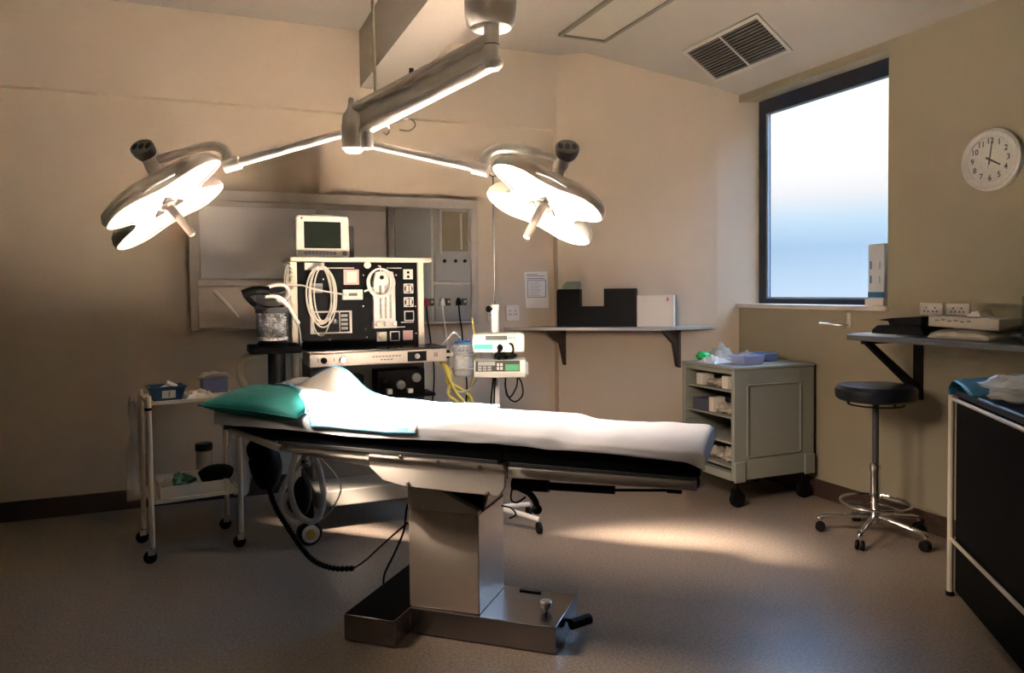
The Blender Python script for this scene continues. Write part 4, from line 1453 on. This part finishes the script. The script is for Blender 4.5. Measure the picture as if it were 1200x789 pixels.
# bellows unit at the left of the machine
bx, by = .397, 4.62
MB().bb(.26, .55, 4.50, 4.78, 1.105, 1.15).build('absorber_plate', M_blackp, f, bevel=.008)
MB().lathe((bx, by, 1.15), [(.085, 0), (.085, .018), (.07, .03)], 28).build('bellows_base', M_blackp, f)
b = MB()
b.lathe((bx, by, 1.178), [(.088, 0), (.090, .004), (.090, .160)], 32)
o = b.build('bellows_housing', M_jar, f)
MB().lathe((bx, by, 1.18), [(.085, 0), (.088, .014), (.07, .016)], 28).build('bellows_ring', M_white, f)
b = MB()
prof = []
for k in range(9):
    prof += [(.060, k * .012), (.074, k * .012 + .006)]
b.lathe((bx, by, 1.195), prof + [(.055, .11), (0, .112)], 28)
b.build('bellows', mat('grey_bellows', (.34, .31, .29), .6), f)
b = MB()
for k in range(8):
    b.box((bx + .060, by - .068, 1.20 + k * .016), (.022, .003, .006), RZ(-.7))
b.build('scale', M_white, o)
MB().lathe((bx, by, 1.338), [(.094, 0), (.096, .012), (.09, .03), (.05, .034), (.04, .06), (.03, .07), (0, .07)], 28).build('bellows_cap', M_dgrey, f)
b = MB()
b.tube([(bx + .06, by, 1.37), (bx - .02, by - .06, 1.365), (bx - .09, by - .07, 1.385), (bx - .13, by - .06, 1.42), (bx - .15, by - .06, 1.455)], .016, 10)
b.tube([(bx - .165, by - .06, 1.45), (bx - .10, by - .06, 1.47), (bx - .02, by - .05, 1.468)], .026, 12)
b.build('valve_arm', M_blackp, f)
MB().lathe((bx - .09, by - .11, 1.375), [(.016, 0), (.018, .01), (.012, .02)], 14, (0, -1, 0)).build('valve_knob', M_blackp, f)
b = MB()
b.cyl((bx + .02, by, 1.105), (bx + .02, by, .90), .05, n=20)
b.bb(bx - .02, bx + .12, by - .04, by + .04, .86, .92)
b.build('absorber_canister', M_dgrey, f)
b = MB()
b.tube([(.34, 4.60, 1.47), (.40, 4.60, 1.50), (.47, 4.62, 1.50), (.50, 4.64, 1.45), (.46, 4.64, 1.41), (.42, 4.62, 1.42)], .011, 8)
b.tube([(.36, 4.58, 1.44), (.43, 4.60, 1.43), (.49, 4.64, 1.38), (.53, 4.68, 1.31), (.555, 4.70, 1.27)], .013, 8)
b.tube([(.555, 4.70, 1.27), (.565, 4.705, 1.2), (.57, 4.71, 1.10), (.565, 4.70, 1.06)], .005, 6)
b.build('white_hose', M_white, f)
b = MB()
b.tube([(.33, 4.60, 1.10), (.26, 4.58, 1.09), (.215, 4.57, 1.05), (.21, 4.56, .98), (.235, 4.54, .92), (.27, 4.5, .86), (.33, 4.5, .84)], .022, 10)
b.build('beige_hose', M_beigehose, f)
b = MB()
b.tube([(.33, 4.52, .83), (.37, 4.47, .885), (.43, 4.45, .925), (.50, 4.46, .945), (.57, 4.52, .94), (.62, 4.60, .92)], .020, 10, smooth=14, corr=.1)
b.build('corrugated_hose', M_white, f)
b = MB()
rc = random.Random(5)
for k in range(7):
    x = .44 + rc.random() * .09
    b.tube([(.535, 4.735, 1.60 - k * .02), (x, 4.70, 1.62 - k * .028), (x - .02, 4.70, 1.53 - k * .012), (.50, 4.72, 1.45 - .015 * k), (.53, 4.735, 1.38)], .0045, 6)
b.build('cable_bundle', M_cable, f)
b = MB()
for k, (x, y) in enumerate(((1.43, 4.44), (1.45, 4.46), (1.42, 4.42), (1.46, 4.45))):
    b.tube([(1.40, 4.55, 1.02), (x - .02, y, .98 - .01 * k), (x - .04 * (k % 2), y - .02, .90), (x + .03 * k - .02, y - .02, .82), (x + .05 + .02 * k, y - .03, .74), (x + .06, y, .55), (1.36, 4.6, .45)], .009, 8)
b.build('yellow_hose', M_yellow, f)


# breathing hoses hanging below
f = thing('breathing_hose', 'looped milky breathing hoses hanging beneath the table head', 'hose', (.52, 4.3, .2))
b = MB()
b.tube([(.46, 4.40, .80), (.47, 4.22, .62), (.44, 4.18, .48), (.435, 4.16, .36), (.47, 4.15, .26), (.53, 4.14, .215), (.58, 4.13, .25), (.60, 4.13, .36), (.585, 4.13, .48), (.55, 4.14, .60), (.54, 4.3, .72), (.56, 4.5, .82)], .0165, 10, smooth=16, corr=.12)
b.tube([(.48, 4.42, .78), (.53, 4.2, .62), (.50, 4.18, .54), (.43, 4.21, .45), (.385, 4.23, .34), (.40, 4.24, .24), (.46, 4.24, .19), (.51, 4.23, .205)], .0165, 10, smooth=16, corr=.12)
b.build('tube', M_hose, f)
b = MB()
b.lathe((.512, 4.14, .52), [(.022, 0), (.028, .01), (.028, .03), (.022, .04)], 16)
b.cyl((.49, 4.15, .6), (.49, 4.15, .67), .012, n=12)
b.build('connector', M_chrome, f)
b = MB()
b.tube([(.57, 4.12, .58), (.66, 4.1, .47), (.69, 4.1, .38), (.64, 4.12, .27), (.58, 4.13, .22)], .004, 6)
b.build('sampling_line', M_cable, f)
b = MB()
b.blob((.50, 4.22, .34), (.05, .035, .11), 18, 14)
b.build('breathing_bag', M_black, f)

# patient monitor on the machine
f = thing('patient_monitor', 'white patient monitor with dark screen on the machine top', 'monitor', (.73, 4.85, 1.672))
ym = 4.80
b = MB()
b.prism([(.562, 1.682), (.575, 1.674), (.878, 1.674), (.892, 1.682), (.888, 1.925), (.876, 1.936), (.58, 1.936), (.566, 1.925)], XZ(ym), 0, .05)
b.build('casing', M_white, f, bevel=.008)
MB().bb(.60, .93, ym + .05, ym + .14, 1.674, 1.88).build('rear_casing', M_dgrey, f, bevel=.01)
b = MB()
b.bb(.612, .838, ym - .003, ym + .002, 1.732, 1.898)
b.build('screen', M_screen, f, bevel=.002)
for k in range(9):
    MB().bb(.613 + k * .022, .613 + k * .022 + .018, ym - .004, ym + .001, 1.692, 1.712).build('key', M_key, f, bevel=.001)
MB().lathe((.862, ym, 1.702), [(.016, 0), (.016, .008), (.011, .014)], 18, (0, -1, 0)).build('dial', M_greypanel, f)
MB().lathe((.60, ym, 1.918), [(.006, 0), (.005, .002)], 12, (0, -1, 0)).build('lamp', M_dgrey, f)
MB().bb(.66, .80, ym + .01, ym + .03, 1.934, 1.944).build('carry_handle', M_white, f, bevel=.004)

# cables hung on the control panel
def coil(name, label, cx, cz, rx, rz, n, r, tail, y=4.715, mtl=None):
    f = thing(name, label, 'cable', (cx, y, cz + rz))
    b = MB()
    rr = random.Random(int(cx * 100))
    for k in range(n):
        ax, az, dx, dz = rx * rr.uniform(.7, 1.1), rz * rr.uniform(.78, 1.12), rr.uniform(-.012, .012), 0
        top = cz + rz
        b.tube([(cx + dx + ax * math.sin(t * PI / 8), y - .003 * k + .004 * math.sin(t), top - az + az * math.cos(t * PI / 8)) for t in range(16)], r, 6, closed=True, smooth=3)
    b.build('coil', mtl or M_cable, f)
    MB().tube([(cx, y + .03, cz + rz + .02), (cx, y - .02, cz + rz + .015), (cx, y - .03, cz + rz - .012), (cx, y - .012, cz + rz - .018)], .004, 6).build('hook', M_white, f)
    if tail:
        MB().tube(tail, r * 1.2, 6).build('tail', mtl or M_cable, f)
    return f


coil('monitor_cable', 'looped pale cable hanging at the left of the black panel', .70, 1.425, .085, .19, 7, .0042,
     [(.50, 4.71, 1.50), (.58, 4.705, 1.50), (.66, 4.70, 1.475), (.76, 4.70, 1.455), (.85, 4.705, 1.44)])
coil('infusion_tube', 'coiled white tube hanging over the flowmeter bank', 1.055, 1.50, .080, .10, 5, .0055,
     [(.96, 4.705, 1.46), (1.0, 4.70, 1.475), (1.03, 4.695, 1.49)], y=4.685, mtl=M_white)

# suction jar
f = thing('suction_jar', 'clear suction jar with blue lid beside the machine', 'jar', (1.53, 4.48, .90))
sx_, sy2 = 1.525, 4.46
b = MB()
b.lathe((sx_, sy2, .92), [(.055, 0), (.062, .01), (.070, .17), (.072, .18), (.072, .205)], 28)
b.build('jar', M_jar, f)
b = MB()
b.lathe((sx_, sy2, .925), [(.05, 0), (.058, .008), (.064, .155), (0, .156)], 24)
b.build('liner', clear('liner', (.8, .8, .82), .35, .4), f)
b = MB()
b.lathe((sx_, sy2, 1.118), [(.055, .0), (.060, .006), (.052, .02), (.02, .026), (0, .026)], 24)
b.cyl((sx_ - .02, sy2, 1.14), (sx_ - .02, sy2, 1.165), .009, n=12)
b.cyl((sx_ + .02, sy2, 1.14), (sx_ + .05, sy2 - .02, 1.15), .009, n=12)
b.build('lid', mat('blue_lid', (.05, .16, .36), .4), f)
b = MB()
b.tube([(sx_ + .075 * math.cos(t * PI / 10), sy2 + .075 * math.sin(t * PI / 10), 1.06) for t in range(20)], .005, 6, closed=True, smooth=0)
b.tube([(sx_ + .07 * math.cos(t * PI / 10), sy2 + .07 * math.sin(t * PI / 10), .97) for t in range(20)], .005, 6, closed=True, smooth=0)
b.bb(1.40, sx_ - .07, sy2 - .01, sy2 + .01, 1.05, 1.07)
b.build('holder', M_panelsteel, f)
b = MB()
b.tube([(sx_ - .02, sy2, 1.16), (sx_ - .06, sy2 - .01, 1.20), (1.44, 4.50, 1.16), (1.41, 4.52, 1.12)], .006, 8)
b.tube([(sx_ + .05, sy2 - .02, 1.15), (sx_ + .10, sy2 - .04, 1.10), (sx_ + .10, sy2 - .04, .95), (sx_ + .02, sy2 - .05, .84), (sx_ - .08, sy2 - .04, .84), (1.42, 4.46, .90)], .006, 8)
b.build('tubing', M_hose, f)
b = MB()
b.tube([(1.62, 4.55, 1.28), (1.63, 4.53, 1.15), (1.62, 4.5, 1.05), (1.60, 4.5, .9), (1.55, 4.5, .7), (1.5, 4.6, .3), (1.48, 4.7, .012)], .007, 8)
tag(b.build('gas_hose', M_yellow, loc=(1.62, 4.5, .9)), 'thin yellow gas hose hanging behind the suction jar', 'hose')

# drip stand with two pumps
f = thing('drip_stand', 'white drip stand with thin upper pole beside the machine', 'stand', (1.66, 4.25, 0))
dx, dy = 1.66, 4.25
b = MB()
b.cyl((dx, dy, .10), (dx, dy, 1.355), .0235, n=20)
b.build('lower_pole', M_white, f)
MB().cyl((dx, dy, 1.35), (dx, dy, 2.15), .006, n=12).build('upper_pole', M_chrome, f)
b = MB()
b.lathe((dx, dy, 1.335), [(.027, 0), (.027, .03), (.02, .036)], 18)
b.build('collar', M_white, f)
b = MB()
b.cyl((dx - .02, dy - .01, 1.345), (dx - .055, dy - .03, 1.345), .006, n=10)
b.lathe((dx - .045, dy - .026, 1.345), [(.005, 0), (.02, .003), (.02, .012), (.006, .014)], 14, (-.85, -.5, 0))
b.build('clamp_knob', M_blackp, f)
for k in range(5):
    t = .4 + k * 2 * PI / 5
    d = V((math.cos(t), math.sin(t), 0))
    c = V((dx, dy, 0))
    lg = MB().tube([c + V((0, 0, .12)), c + d * .12 + V((0, 0, .11)), c + d * .28 + V((0, 0, .085))], .016, 10).build('leg', M_white, f)
    MB().lathe(c + d * .28 + V((-.01, 0, .035)), [(.01, 0), (.035, .002), (.035, .02), (.01, .022)], 16, (1, 0, 0)).build('castor', M_black, lg)
b = MB()
for s in (-1, 1):
    b.tube([(dx, dy, 2.14), (dx + s * .06, dy, 2.17), (dx + s * .10, dy, 2.15), (dx + s * .11, dy, 2.17)], .004, 6)
b.build('hook', M_chrome, f)

pr = V((.923, -.385, 0))
pn = V((-.385, -.923, 0))      # towards the viewer


def pump_frame(c):
    return Matrix(((pr.x, -pn.x, 0, c[0]), (pr.y, -pn.y, 0, c[1]), (0, 0, 1, c[2]), (0, 0, 0, 1)))


# upper syringe pump: local x right, y away, z up
PM = pump_frame((1.645, 4.165, 1.088))
f = thing('infusion_pump', 'pale infusion pump with teal stripe, upper one on the stand', 'pump', PM @ V((0, 0, 0)))
b = MB(PM)
b.prism([(-.145, .0), (-.152, .05), (-.147, .112), (.135, .116), (.158, .105), (.158, .01), (.15, 0)], lambda a, c, h: (a, h, c), -.05, .055)
b.build('casing', mat('pump_white', (.60, .60, .56), .4), f, bevel=.006)
MB(PM).bb(-.140, .10, -.0545, -.049, .068, .108).build('face', M_mint, f, bevel=.001)
MB(PM).bb(-.072, .055, -.0565, -.0535, .076, .101).build('display', M_lcd, f)
MB(PM).bb(-.142, -.03, -.0545, -.049, .022, .050).build('stripe', M_teallabel, f)
for k in range(3):
    MB(PM).lathe((-.125 + k * .018, -.0535, .088), [(.006, 0), (.006, .003)], 10, (0, -1, 0)).build('button', M_greypanel, f)
for k in range(3):
    MB(PM).lathe((.068 + k * .014, -.0535, .088), [(.005, 0), (.005, .003)], 10, (0, -1, 0)).build('button', M_bluetray, f)
b = MB(PM)
b.tube([(.01, -.055, .045), (.012, -.07, .03), (.0, -.065, -.005), (-.02, -.06, -.015)], .009, 8)
b.tube([(.07, -.055, .055), (.085, -.07, .045), (.09, -.07, .015), (.08, -.065, -.01)], .006, 8)
b.blob((.012, -.06, .03), (.018, .014, .02))
b.build('syringe_clamp', M_blackp, f)
b = MB(PM)
b.bb(-.02, .03, .045, .08, .02, .09)
b.build('pole_clamp', M_dgrey, f)
# lower pump
PL = pump_frame((1.655, 4.155, .955))
f = thing('infusion_pump', 'pale infusion pump with green keypad, lower one on the stand', 'pump', PL @ V((0, 0, 0)))
b = MB(PL)
b.prism([(-.10, -.01), (-.105, .022), (-.07, .092), (.055, .095), (.06, .0), (.05, -.012)], lambda a, c, h: (h, a, c), -.155, .15)
b.build('casing', mat('pump_cream', (.56, .55, .50), .4), f, bevel=.006)
nrm = V((0, -.07, -.035)).normalized()


def keyp(x, t, lift):
    # on the sloping upper front of the pump
    p0, p1 = V((0, -.105, .022)), V((0, -.07, .092))
    n = V((0, -.894, .447))
    p = p0 + (p1 - p0) * t + n * lift
    return (x, p.y, p.z)


def kplate(x0, x1, t0, t1, d, name, m, par):
    b = MB(PL)
    b.prism([(x0, t0), (x1, t0), (x1, t1), (x0, t1)], keyp, 0, d)
    return b.build(name, m, par)


kplate(-.145, .115, .08, .93, .003, 'keypad', M_lcd, f)
kplate(-.13, -.03, .55, .85, .0045, 'display', M_greypanel, f)
kplate(.03, .11, .12, .62, .0045, 'green_keys', M_keypad, f)
for k in range(6):
    kplate(-.13 + (k % 3) * .028, -.108 + (k % 3) * .028, .14 + .2 * (k // 3), .28 + .2 * (k // 3), .0045, 'key', M_greypanel, f)
for k in range(4):
    kplate(-.02 + .02 * (k % 2), -.006 + .02 * (k % 2), .2 + .3 * (k // 2), .42 + .3 * (k // 2), .0045, 'key', M_panelsteel, f)
MB(PL).bb(.11, .165, -.06, .06, .0, .075).build('end_housing', mat('pump_lilac', (.42, .43, .5), .4), f, bevel=.008)
b = MB(PL)
b.tube([(-.03, .0, -.01), (-.035, -.01, -.06), (-.04, 0, -.15), (-.05, .02, -.4)], .005, 6)
b.tube([(-.04, .0, -.01), (-.05, -.01, -.08), (-.06, 0, -.18), (-.065, .02, -.4)], .005, 6)
b.tube([(.03, 0, -.01), (.03, -.02, -.08), (.05, -.03, -.14), (.09, -.03, -.16), (.13, -.03, -.12), (.125, -.02, -.05), (.10, .0, -.01)], .005, 6)
b.tube([(.10, 0, -.01), (.095, -.02, -.07), (.06, -.03, -.13), (.035, -.02, -.12), (.025, 0, -.05)], .005, 6)
b.build('lead', M_blackp, f)
b = MB(PL)
b.bb(-.02, .03, .05, .085, .01, .07)
b.build('pole_clamp', M_dgrey, f)
b = MB()
b.blob((1.64, 4.10, 1.07), (.05, .035, .022), 16, 10, .4, 3)
b.blob((1.69, 4.085, 1.072), (.04, .03, .018), 16, 10, .4, 6)
tag(b.build('pump_bracket', M_blackp, loc=(1.66, 4.1, 1.06)), 'black clamp and cable bundle between the two infusion pumps', 'clamp')

# ceiling drip rail
f = thing('drip_hanger', 'thin ceiling rod with wire hooks above the lamp arm', 'drip hanger', (.86, 3.88, ZC))
MB().cyl((.858, 3.90, ZC), (.868, 3.87, 2.33), .008, n=12).build('rod', mat('olive_rod', (.26, .25, .18), .4, .5), f)
MB().lathe((.858, 3.90, ZC - .02), [(.03, 0), (.03, .02)], 16).build('ceiling_plate', M_panelsteel, f)
b = MB()
b.lathe((.868, 3.87, 2.30), [(.012, 0), (.018, .01), (.018, .035), (.010, .045)], 14)
b.build('hook_boss', M_blackp, f)
for k, (a, L) in enumerate(((0, .17), (2.7, .15), (1.2, .10))):
    d = RIGHT * math.cos(a) + FWD * math.sin(a)
    d.z = 0
    c = V((.868, 3.87, 2.315))
    MB().tube([c, c + d * L * .5 + V((0, 0, .01)), c + d * L + V((0, 0, .03)), c + d * (L + .03) + V((0, 0, .0)), c + d * L + V((0, 0, -.03)), c + d * L * .7 + V((0, 0, -.025))], .004, 6).build('hook', M_chrome, f)

# ------------------------------------------------------------------ surgical lights
f = thing('surgical_light', 'ceiling mounted surgical light with two lit butterfly heads', 'surgical light', (1.18, 3.02, ZC))
mx, my = 1.003, 2.5755  # assembly points precomputed from image pixels, then scaled about the camera
MB().lathe((mx, my, 2.4062), [(.05, .012), (.075, 0), (.088, .02), (.095, .06), (.096, .14), (.085, .17), (.05, .18)], 36).build('mount_cover', M_lampwhite, f)
MB().cyl((mx, my, 2.5465), (mx, my, ZC), .04, n=24).build('ceiling_tube', M_lampwhite, f)
MB().cyl((mx + .003, my, 2.2575), (mx + .003, my, 2.4275), .028, n=24).build('pivot', M_lampwhite, f)
MB().cyl((mx + .003, my, 2.3442), (mx + .003, my, 2.3476), .0285, n=24).build('pivot_gap', M_inkd, f)
hub = V((0.5865, 3.0388, 2.079))
a0, a1 = V((mx, my, 2.368)), V((0.5992, 3.0302, 2.1852))
b0, b1 = V((mx + .012, my - .01, 2.2787)), V((0.6162, 3.009, 2.0918))
b = MB()
b.tube([a0, a1], lambda t: .026, 14, smooth=0)
b.build('upper_arm', M_lampwhite, f)
b = MB()
b.tube([b0, b1], lambda t: .023, 14, smooth=0)
b.blob(b0, (.03, .03, .024))
b.build('lower_arm', M_lampwhite, f)
b = MB()
dz = V((0, 0, 1))
dd = (a1 - a0).normalized()
nn = dd.cross(dz).normalized()
vs = []
for p, zz in ((a0 + dd * .02, .05), (a1, .045), (b1, -.0), (b0 + dd * .02, 0)):
    pass
b.prism([(0.02, 0), (.98, 0), (.98, 1), (.02, 1)], lambda a, c, h: (b0 + (b1 - b0) * a) * (1 - c) + (a0 + (a1 - a0) * a) * c + nn * h, -.012, .012)
b.build('arm_web', M_lampwhite, f)
b = MB()
b.lathe(hub + V((0, 0, -.06)), [(.0, -.01), (.03, -.006), (.045, .01), (.048, .05), (.045, .10), (.04, .14), (.02, .17), (.014, .21)], 28)
b.build('hub', M_lampwhite, f)
MB().lathe(b1 + V((.015, -.02, -.075)), [(.0, 0), (.022, .006), (.026, .03), (.026, .07)], 20).build('joint', M_lampwhite, f)
MB().cyl(a0 + dd * .36 + V((0, 0, .025)), a0 + dd * .36 + V((0, 0, .045)), .009, n=12).build('cable_clip', M_dgrey, f)


def outline(n=120):
    """four-lobed butterfly outline of the lamp face, half-width 1"""
    pts = [(.60, .0), (.66, .10), (.84, .22), (.98, .36), (1.0, .50), (.92, .64), (.74, .76), (.50, .80), (.28, .76), (.10, .73), (0, .725)]
    quad = [V((x, y, 0)) for x, y in pts]
    full = quad + [V((-p.x, p.y, 0)) for p in reversed(quad[:-1])]
    full += [V((-p.x, -p.y, 0)) for p in quad[1:]] + [V((p.x, -p.y, 0)) for p in reversed(quad[1:-1])]
    return spline(full, 4, True)


OUT = outline()


def lamp_head(c, axis, major, R, stem0, stem1, yoke, arm0, arm1, keyn, label):
    axis = axis.normalized()
    Z = -axis
    X = (major - Z * major.dot(Z)).normalized()
    Y = Z.cross(X)
    ML = Matrix(((X.x, Y.x, Z.x, c.x), (X.y, Y.y, Z.y, c.y), (X.z, Y.z, Z.z, c.z), (0, 0, 0, 1)))
    n = len(OUT)

    def loft(rings):
        b = MB(ML)
        vs, fs = [], []
        for k, z in rings:
            for p in OUT:
                # the outline softens into an oval towards the crown
                rr = math.hypot(p.x, p.y)
                q = p * (k if k > .9 else k * (1 + (.72 / max(rr, .4) - 1) * (1 - k)))
                vs.append((q.x * R, q.y * R, z))
        for i in range(len(rings) - 1):
            for j in range(n):
                fs.append((i * n + j, i * n + (j + 1) % n, (i + 1) * n + (j + 1) % n, (i + 1) * n + j))
        fs.append(tuple(range((len(rings) - 1) * n, len(rings) * n)))
        return b.add(vs, fs)
    head = loft([(.925, .006), (.945, -.003), (.98, -.004), (1.0, .004), (1.0, .020), (.96, .042), (.85, .068), (.68, .088), (.45, .102), (.2, .108), (.02, .11)]).build('lamp_head', M_lampwhite, f, sharp=50)
    head['label'] = label
    b = MB(ML)
    vs = [(p.x * R * .935, p.y * R * .935, .004) for p in OUT]
    b.add(vs, [tuple(range(n))])
    b.build('lens', M_lens, head)
    for sx_, s2 in ((1, 1), (1, -1), (-1, 1), (-1, -1)):
        b = MB(ML)
        cxx, cyy = sx_ * .56 * R, s2 * .38 * R
        b.add([(cxx + .18 * R * math.cos(t * PI / 12), cyy + .15 * R * math.sin(t * PI / 12), .002) for t in range(24)], [tuple(range(24))])
        b.build('reflector', M_bulb, head)
    b = MB(ML)
    b.lathe((0, 0, .003), [(.030, 0), (.030, -.008), (.016, -.014), (.015, -.15), (.013, -.158), (0, -.158)], 20)
    b.build('handle', mat('lamp_handle', (.42, .33, .27), .35), head)
    for t in (0.5, 2.6, 4.7):
        d = V((math.cos(t), math.sin(t), 0))
        e = V((-d.y, d.x, 0))
        m0 = d * .20 * R
        b = MB(ML)
        b.prism([((m0 + d * .09 * R).x, (m0 + d * .09 * R).y), ((m0 - d * .04 * R + e * .08 * R).x, (m0 - d * .04 * R + e * .08 * R).y), ((m0 - d * .04 * R - e * .08 * R).x, (m0 - d * .04 * R - e * .08 * R).y)], lambda a, cc, h: (a, cc, h), -.004, .0035)
        b.build('sensor_window', mat('sensor_grey', (.14, .11, .09), .3), head)
    b = MB(ML)
    b.tube([(-.30 * R, -.72 * R, .02), (-.16 * R, -.88 * R, .005), (.1 * R, -.88 * R, .005), (.26 * R, -.72 * R, .02)], .006, 8)
    b.build('grip_bar', M_lampwhite, head)
    # stem with the control panel
    d = (stem1 - stem0)
    b = MB()
    b.tube([stem0 - d * .35, stem0, stem0 + d * .12, stem0 + d * .15, stem0 + d * .6, stem1], lambda t: .028 + .012 * max(0, t - .35), 18, smooth=0)
    b.build('control_stem', M_lampwhite, f)
    kn = keyn.normalized()
    stem1 = stem1 + kn * .024 - UP * .03
    kx = (RIGHT - kn * RIGHT.dot(kn)).normalized()
    ky = kn.cross(kx)
    KM = Matrix(((kx.x, ky.x, kn.x, stem1.x), (kx.y, ky.y, kn.y, stem1.y), (kx.z, ky.z, kn.z, stem1.z), (0, 0, 0, 1)))
    b = MB(KM @ Matrix.Diagonal((.88, .80, 1, 1)))
    b.lathe((0, 0, -.02), [(.02, -.03), (.044, -.008), (.052, .01), (.054, .028), (.053, .038), (.049, .041)], 32)
    kp = b.build('control_panel', mat('panel_grey', (.20, .20, .20), .4), f)
    for k in (-1, 0, 1):
        b = MB(KM)
        b.add([(k * .027 + .0105 * math.cos(t * PI / 10),   .017 * math.sin(t * PI / 10), .0215) for t in range(20)] + [(k * .027 + .0105 * math.cos(t * PI / 10), .017 * math.sin(t * PI / 10), .014) for t in range(20)],
              [tuple(range(20))] + [(t, (t + 1) % 20, 20 + (t + 1) % 20, 20 + t) for t in range(20)])
        bt = b.build('button', mat('navy_button', (.006, .007, .03), .3), kp)
    b = MB()
    b.tube(yoke, lambda t: .0165 + .004 * t, 14, smooth=8)
    b.build('yoke', M_lampwhite, f)
    b = MB()
    b.tube([arm0, arm1], .0165, 14, smooth=0)
    b.build('extension_arm', M_lampwhite, f)
    e = (arm1 - arm0).normalized()
    b = MB()
    b.cyl(arm1 - e * .02, arm1 + e * .045, .026, n=20)
    b.build('swivel', M_lampwhite, f)
    return ML


def at(r, up, fw):
    return V((0, 0, H)) + RIGHT * r + UP * up + FWD * fw


axL = V((.566, -.272, -.778))
axR = V((-.542, -.189, -.819))
cL, cR = V((-.103, 3.330, 1.812)), V((1.248, 2.668, 1.783))
ML1 = lamp_head(cL, axL, V((.821, .109, .56)), .250, V((-0.1487, 3.3617, 1.943)), V((-0.1776, 3.3617, 2.045)),
                [V((-0.136, 3.3405, 1.994)), V((-0.0255, 3.298, 2.028)), V((0.0638, 3.2597, 2.045)), V((0.113, 3.247, 2.0237)), V((0.1207, 3.2428, 1.9753))],
                V((0.5525, 3.06, 2.0918)), V((0.1487, 3.23, 1.9753)), UP * .55 - FWD * .8 - RIGHT * .1, 'left lamp head, turned to the right')
ML2 = lamp_head(cR, axR, V((.808, -.382, -.447)), .231, V((1.3175, 2.6647, 1.9133)), V((1.3404, 2.6435, 2.0093)),
                [V((1.3132, 2.652, 1.9685)), V((1.19, 2.7073, 2.0025)), V((1.0965, 2.7412, 2.0085)), V((1.0497, 2.7582, 1.9813)), V((1.0413, 2.7625, 1.9311))],
                V((0.623, 3.026, 2.0518)), V((1.0183, 2.7727, 1.9328)), UP * .6 - FWD * .78 + RIGHT * .05, 'right lamp head, turned to the left')

# ------------------------------------------------------------------ lights
def spot(name, ML, energy, angle, blend, r, off=-.05, aim=None):
    l = bpy.data.lights.new(name, 'SPOT')
    l.energy = energy
    l.color = (1.0, .83, .67)
    l.spot_size = math.radians(angle)
    l.spot_blend = blend
    l.shadow_soft_size = r
    o = bpy.data.objects.new(name, l)
    COL.objects.link(o)
    p = ML @ V((0, 0, off))
    d = (V(aim) - p) if aim else -V((ML[0][2], ML[1][2], ML[2][2]))
    o.matrix_world = Matrix.Translation(p) @ d.to_track_quat('-Z', 'Y').to_matrix().to_4x4()
    return o


spot('lamp_beam', ML1, 7600, 32, 1.0, .08, -.15, (.82, 3.31, .92))
spot('lamp_beam', ML2, 10000, 32, 1.0, .08, -.15, (.92, 3.24, .92))
spot('lamp_flood', ML1, 200, 62, 1.0, .25, -.05, (1.1, 3.12, .85))
spot('lamp_flood', ML2, 200, 110, 1.0, .3, -.05, (2.5, 3.9, .2))

# daylight: sky seen and shining through the frosted window
w = bpy.data.worlds.new('sky')
S.world = w
w.use_nodes = True
nt = w.node_tree
nt.nodes.clear()
N, Lk = nt.nodes, nt.links
out = N.new('ShaderNodeOutputWorld')
bg = N.new('ShaderNodeBackground')
tc = N.new('ShaderNodeTexCoord')
sep = N.new('ShaderNodeSeparateXYZ')
Lk.new(tc.outputs['Generated'], sep.inputs[0])
mr = N.new('ShaderNodeMapRange')
mr.inputs[1].default_value = -.1
mr.inputs[2].default_value = .9
Lk.new(sep.outputs[2], mr.inputs[0])
rp = N.new('ShaderNodeValToRGB')
cr_ = rp.color_ramp
cr_.elements[0].position, cr_.elements[0].color = .0, (.48, .58, .68, 1)
cr_.elements[1].position, cr_.elements[1].color = 1.0, (3.0, 4.2, 6.2, 1)
for pos, c in ((.085, (.62, .72, .80, 1)), (.105, (.55, .67, .78, 1)), (.15, (.40, .54, .70, 1)), (.185, (.62, .74, .80, 1)), (.215, (1.0, .88, .78, 1)), (.28, (1.35, 1.2, 1.02, 1)), (.36, (1.6, 1.45, 1.25, 1)), (.43, (4.5, 6.6, 10.0, 1)), (.54, (6.0, 9.0, 14.0, 1)), (.75, (4.0, 5.8, 8.8, 1))):
    e = cr_.elements.new(pos)
    e.color = c
Lk.new(mr.outputs[0], rp.inputs[0])
Lk.new(rp.outputs[0], bg.inputs[0])
bg.inputs[1].default_value = 1.0
Lk.new(bg.outputs[0], out.inputs[0])

# ------------------------------------------------------------------ colour and sampling
vs_ = S.view_settings
vs_.view_transform = 'Standard'
vs_.look = 'None'
vs_.gamma = 1
vs_.use_curve_mapping = False
vs_.exposure = 0.0
S.cycles.use_denoising = True
S.cycles.max_bounces = 10
S.cycles.diffuse_bounces = 5
S.cycles.transparent_max_bounces = 16
S.cycles.caustics_reflective = False
S.cycles.caustics_refractive = False
S.cycles.sample_clamp_indirect = 0
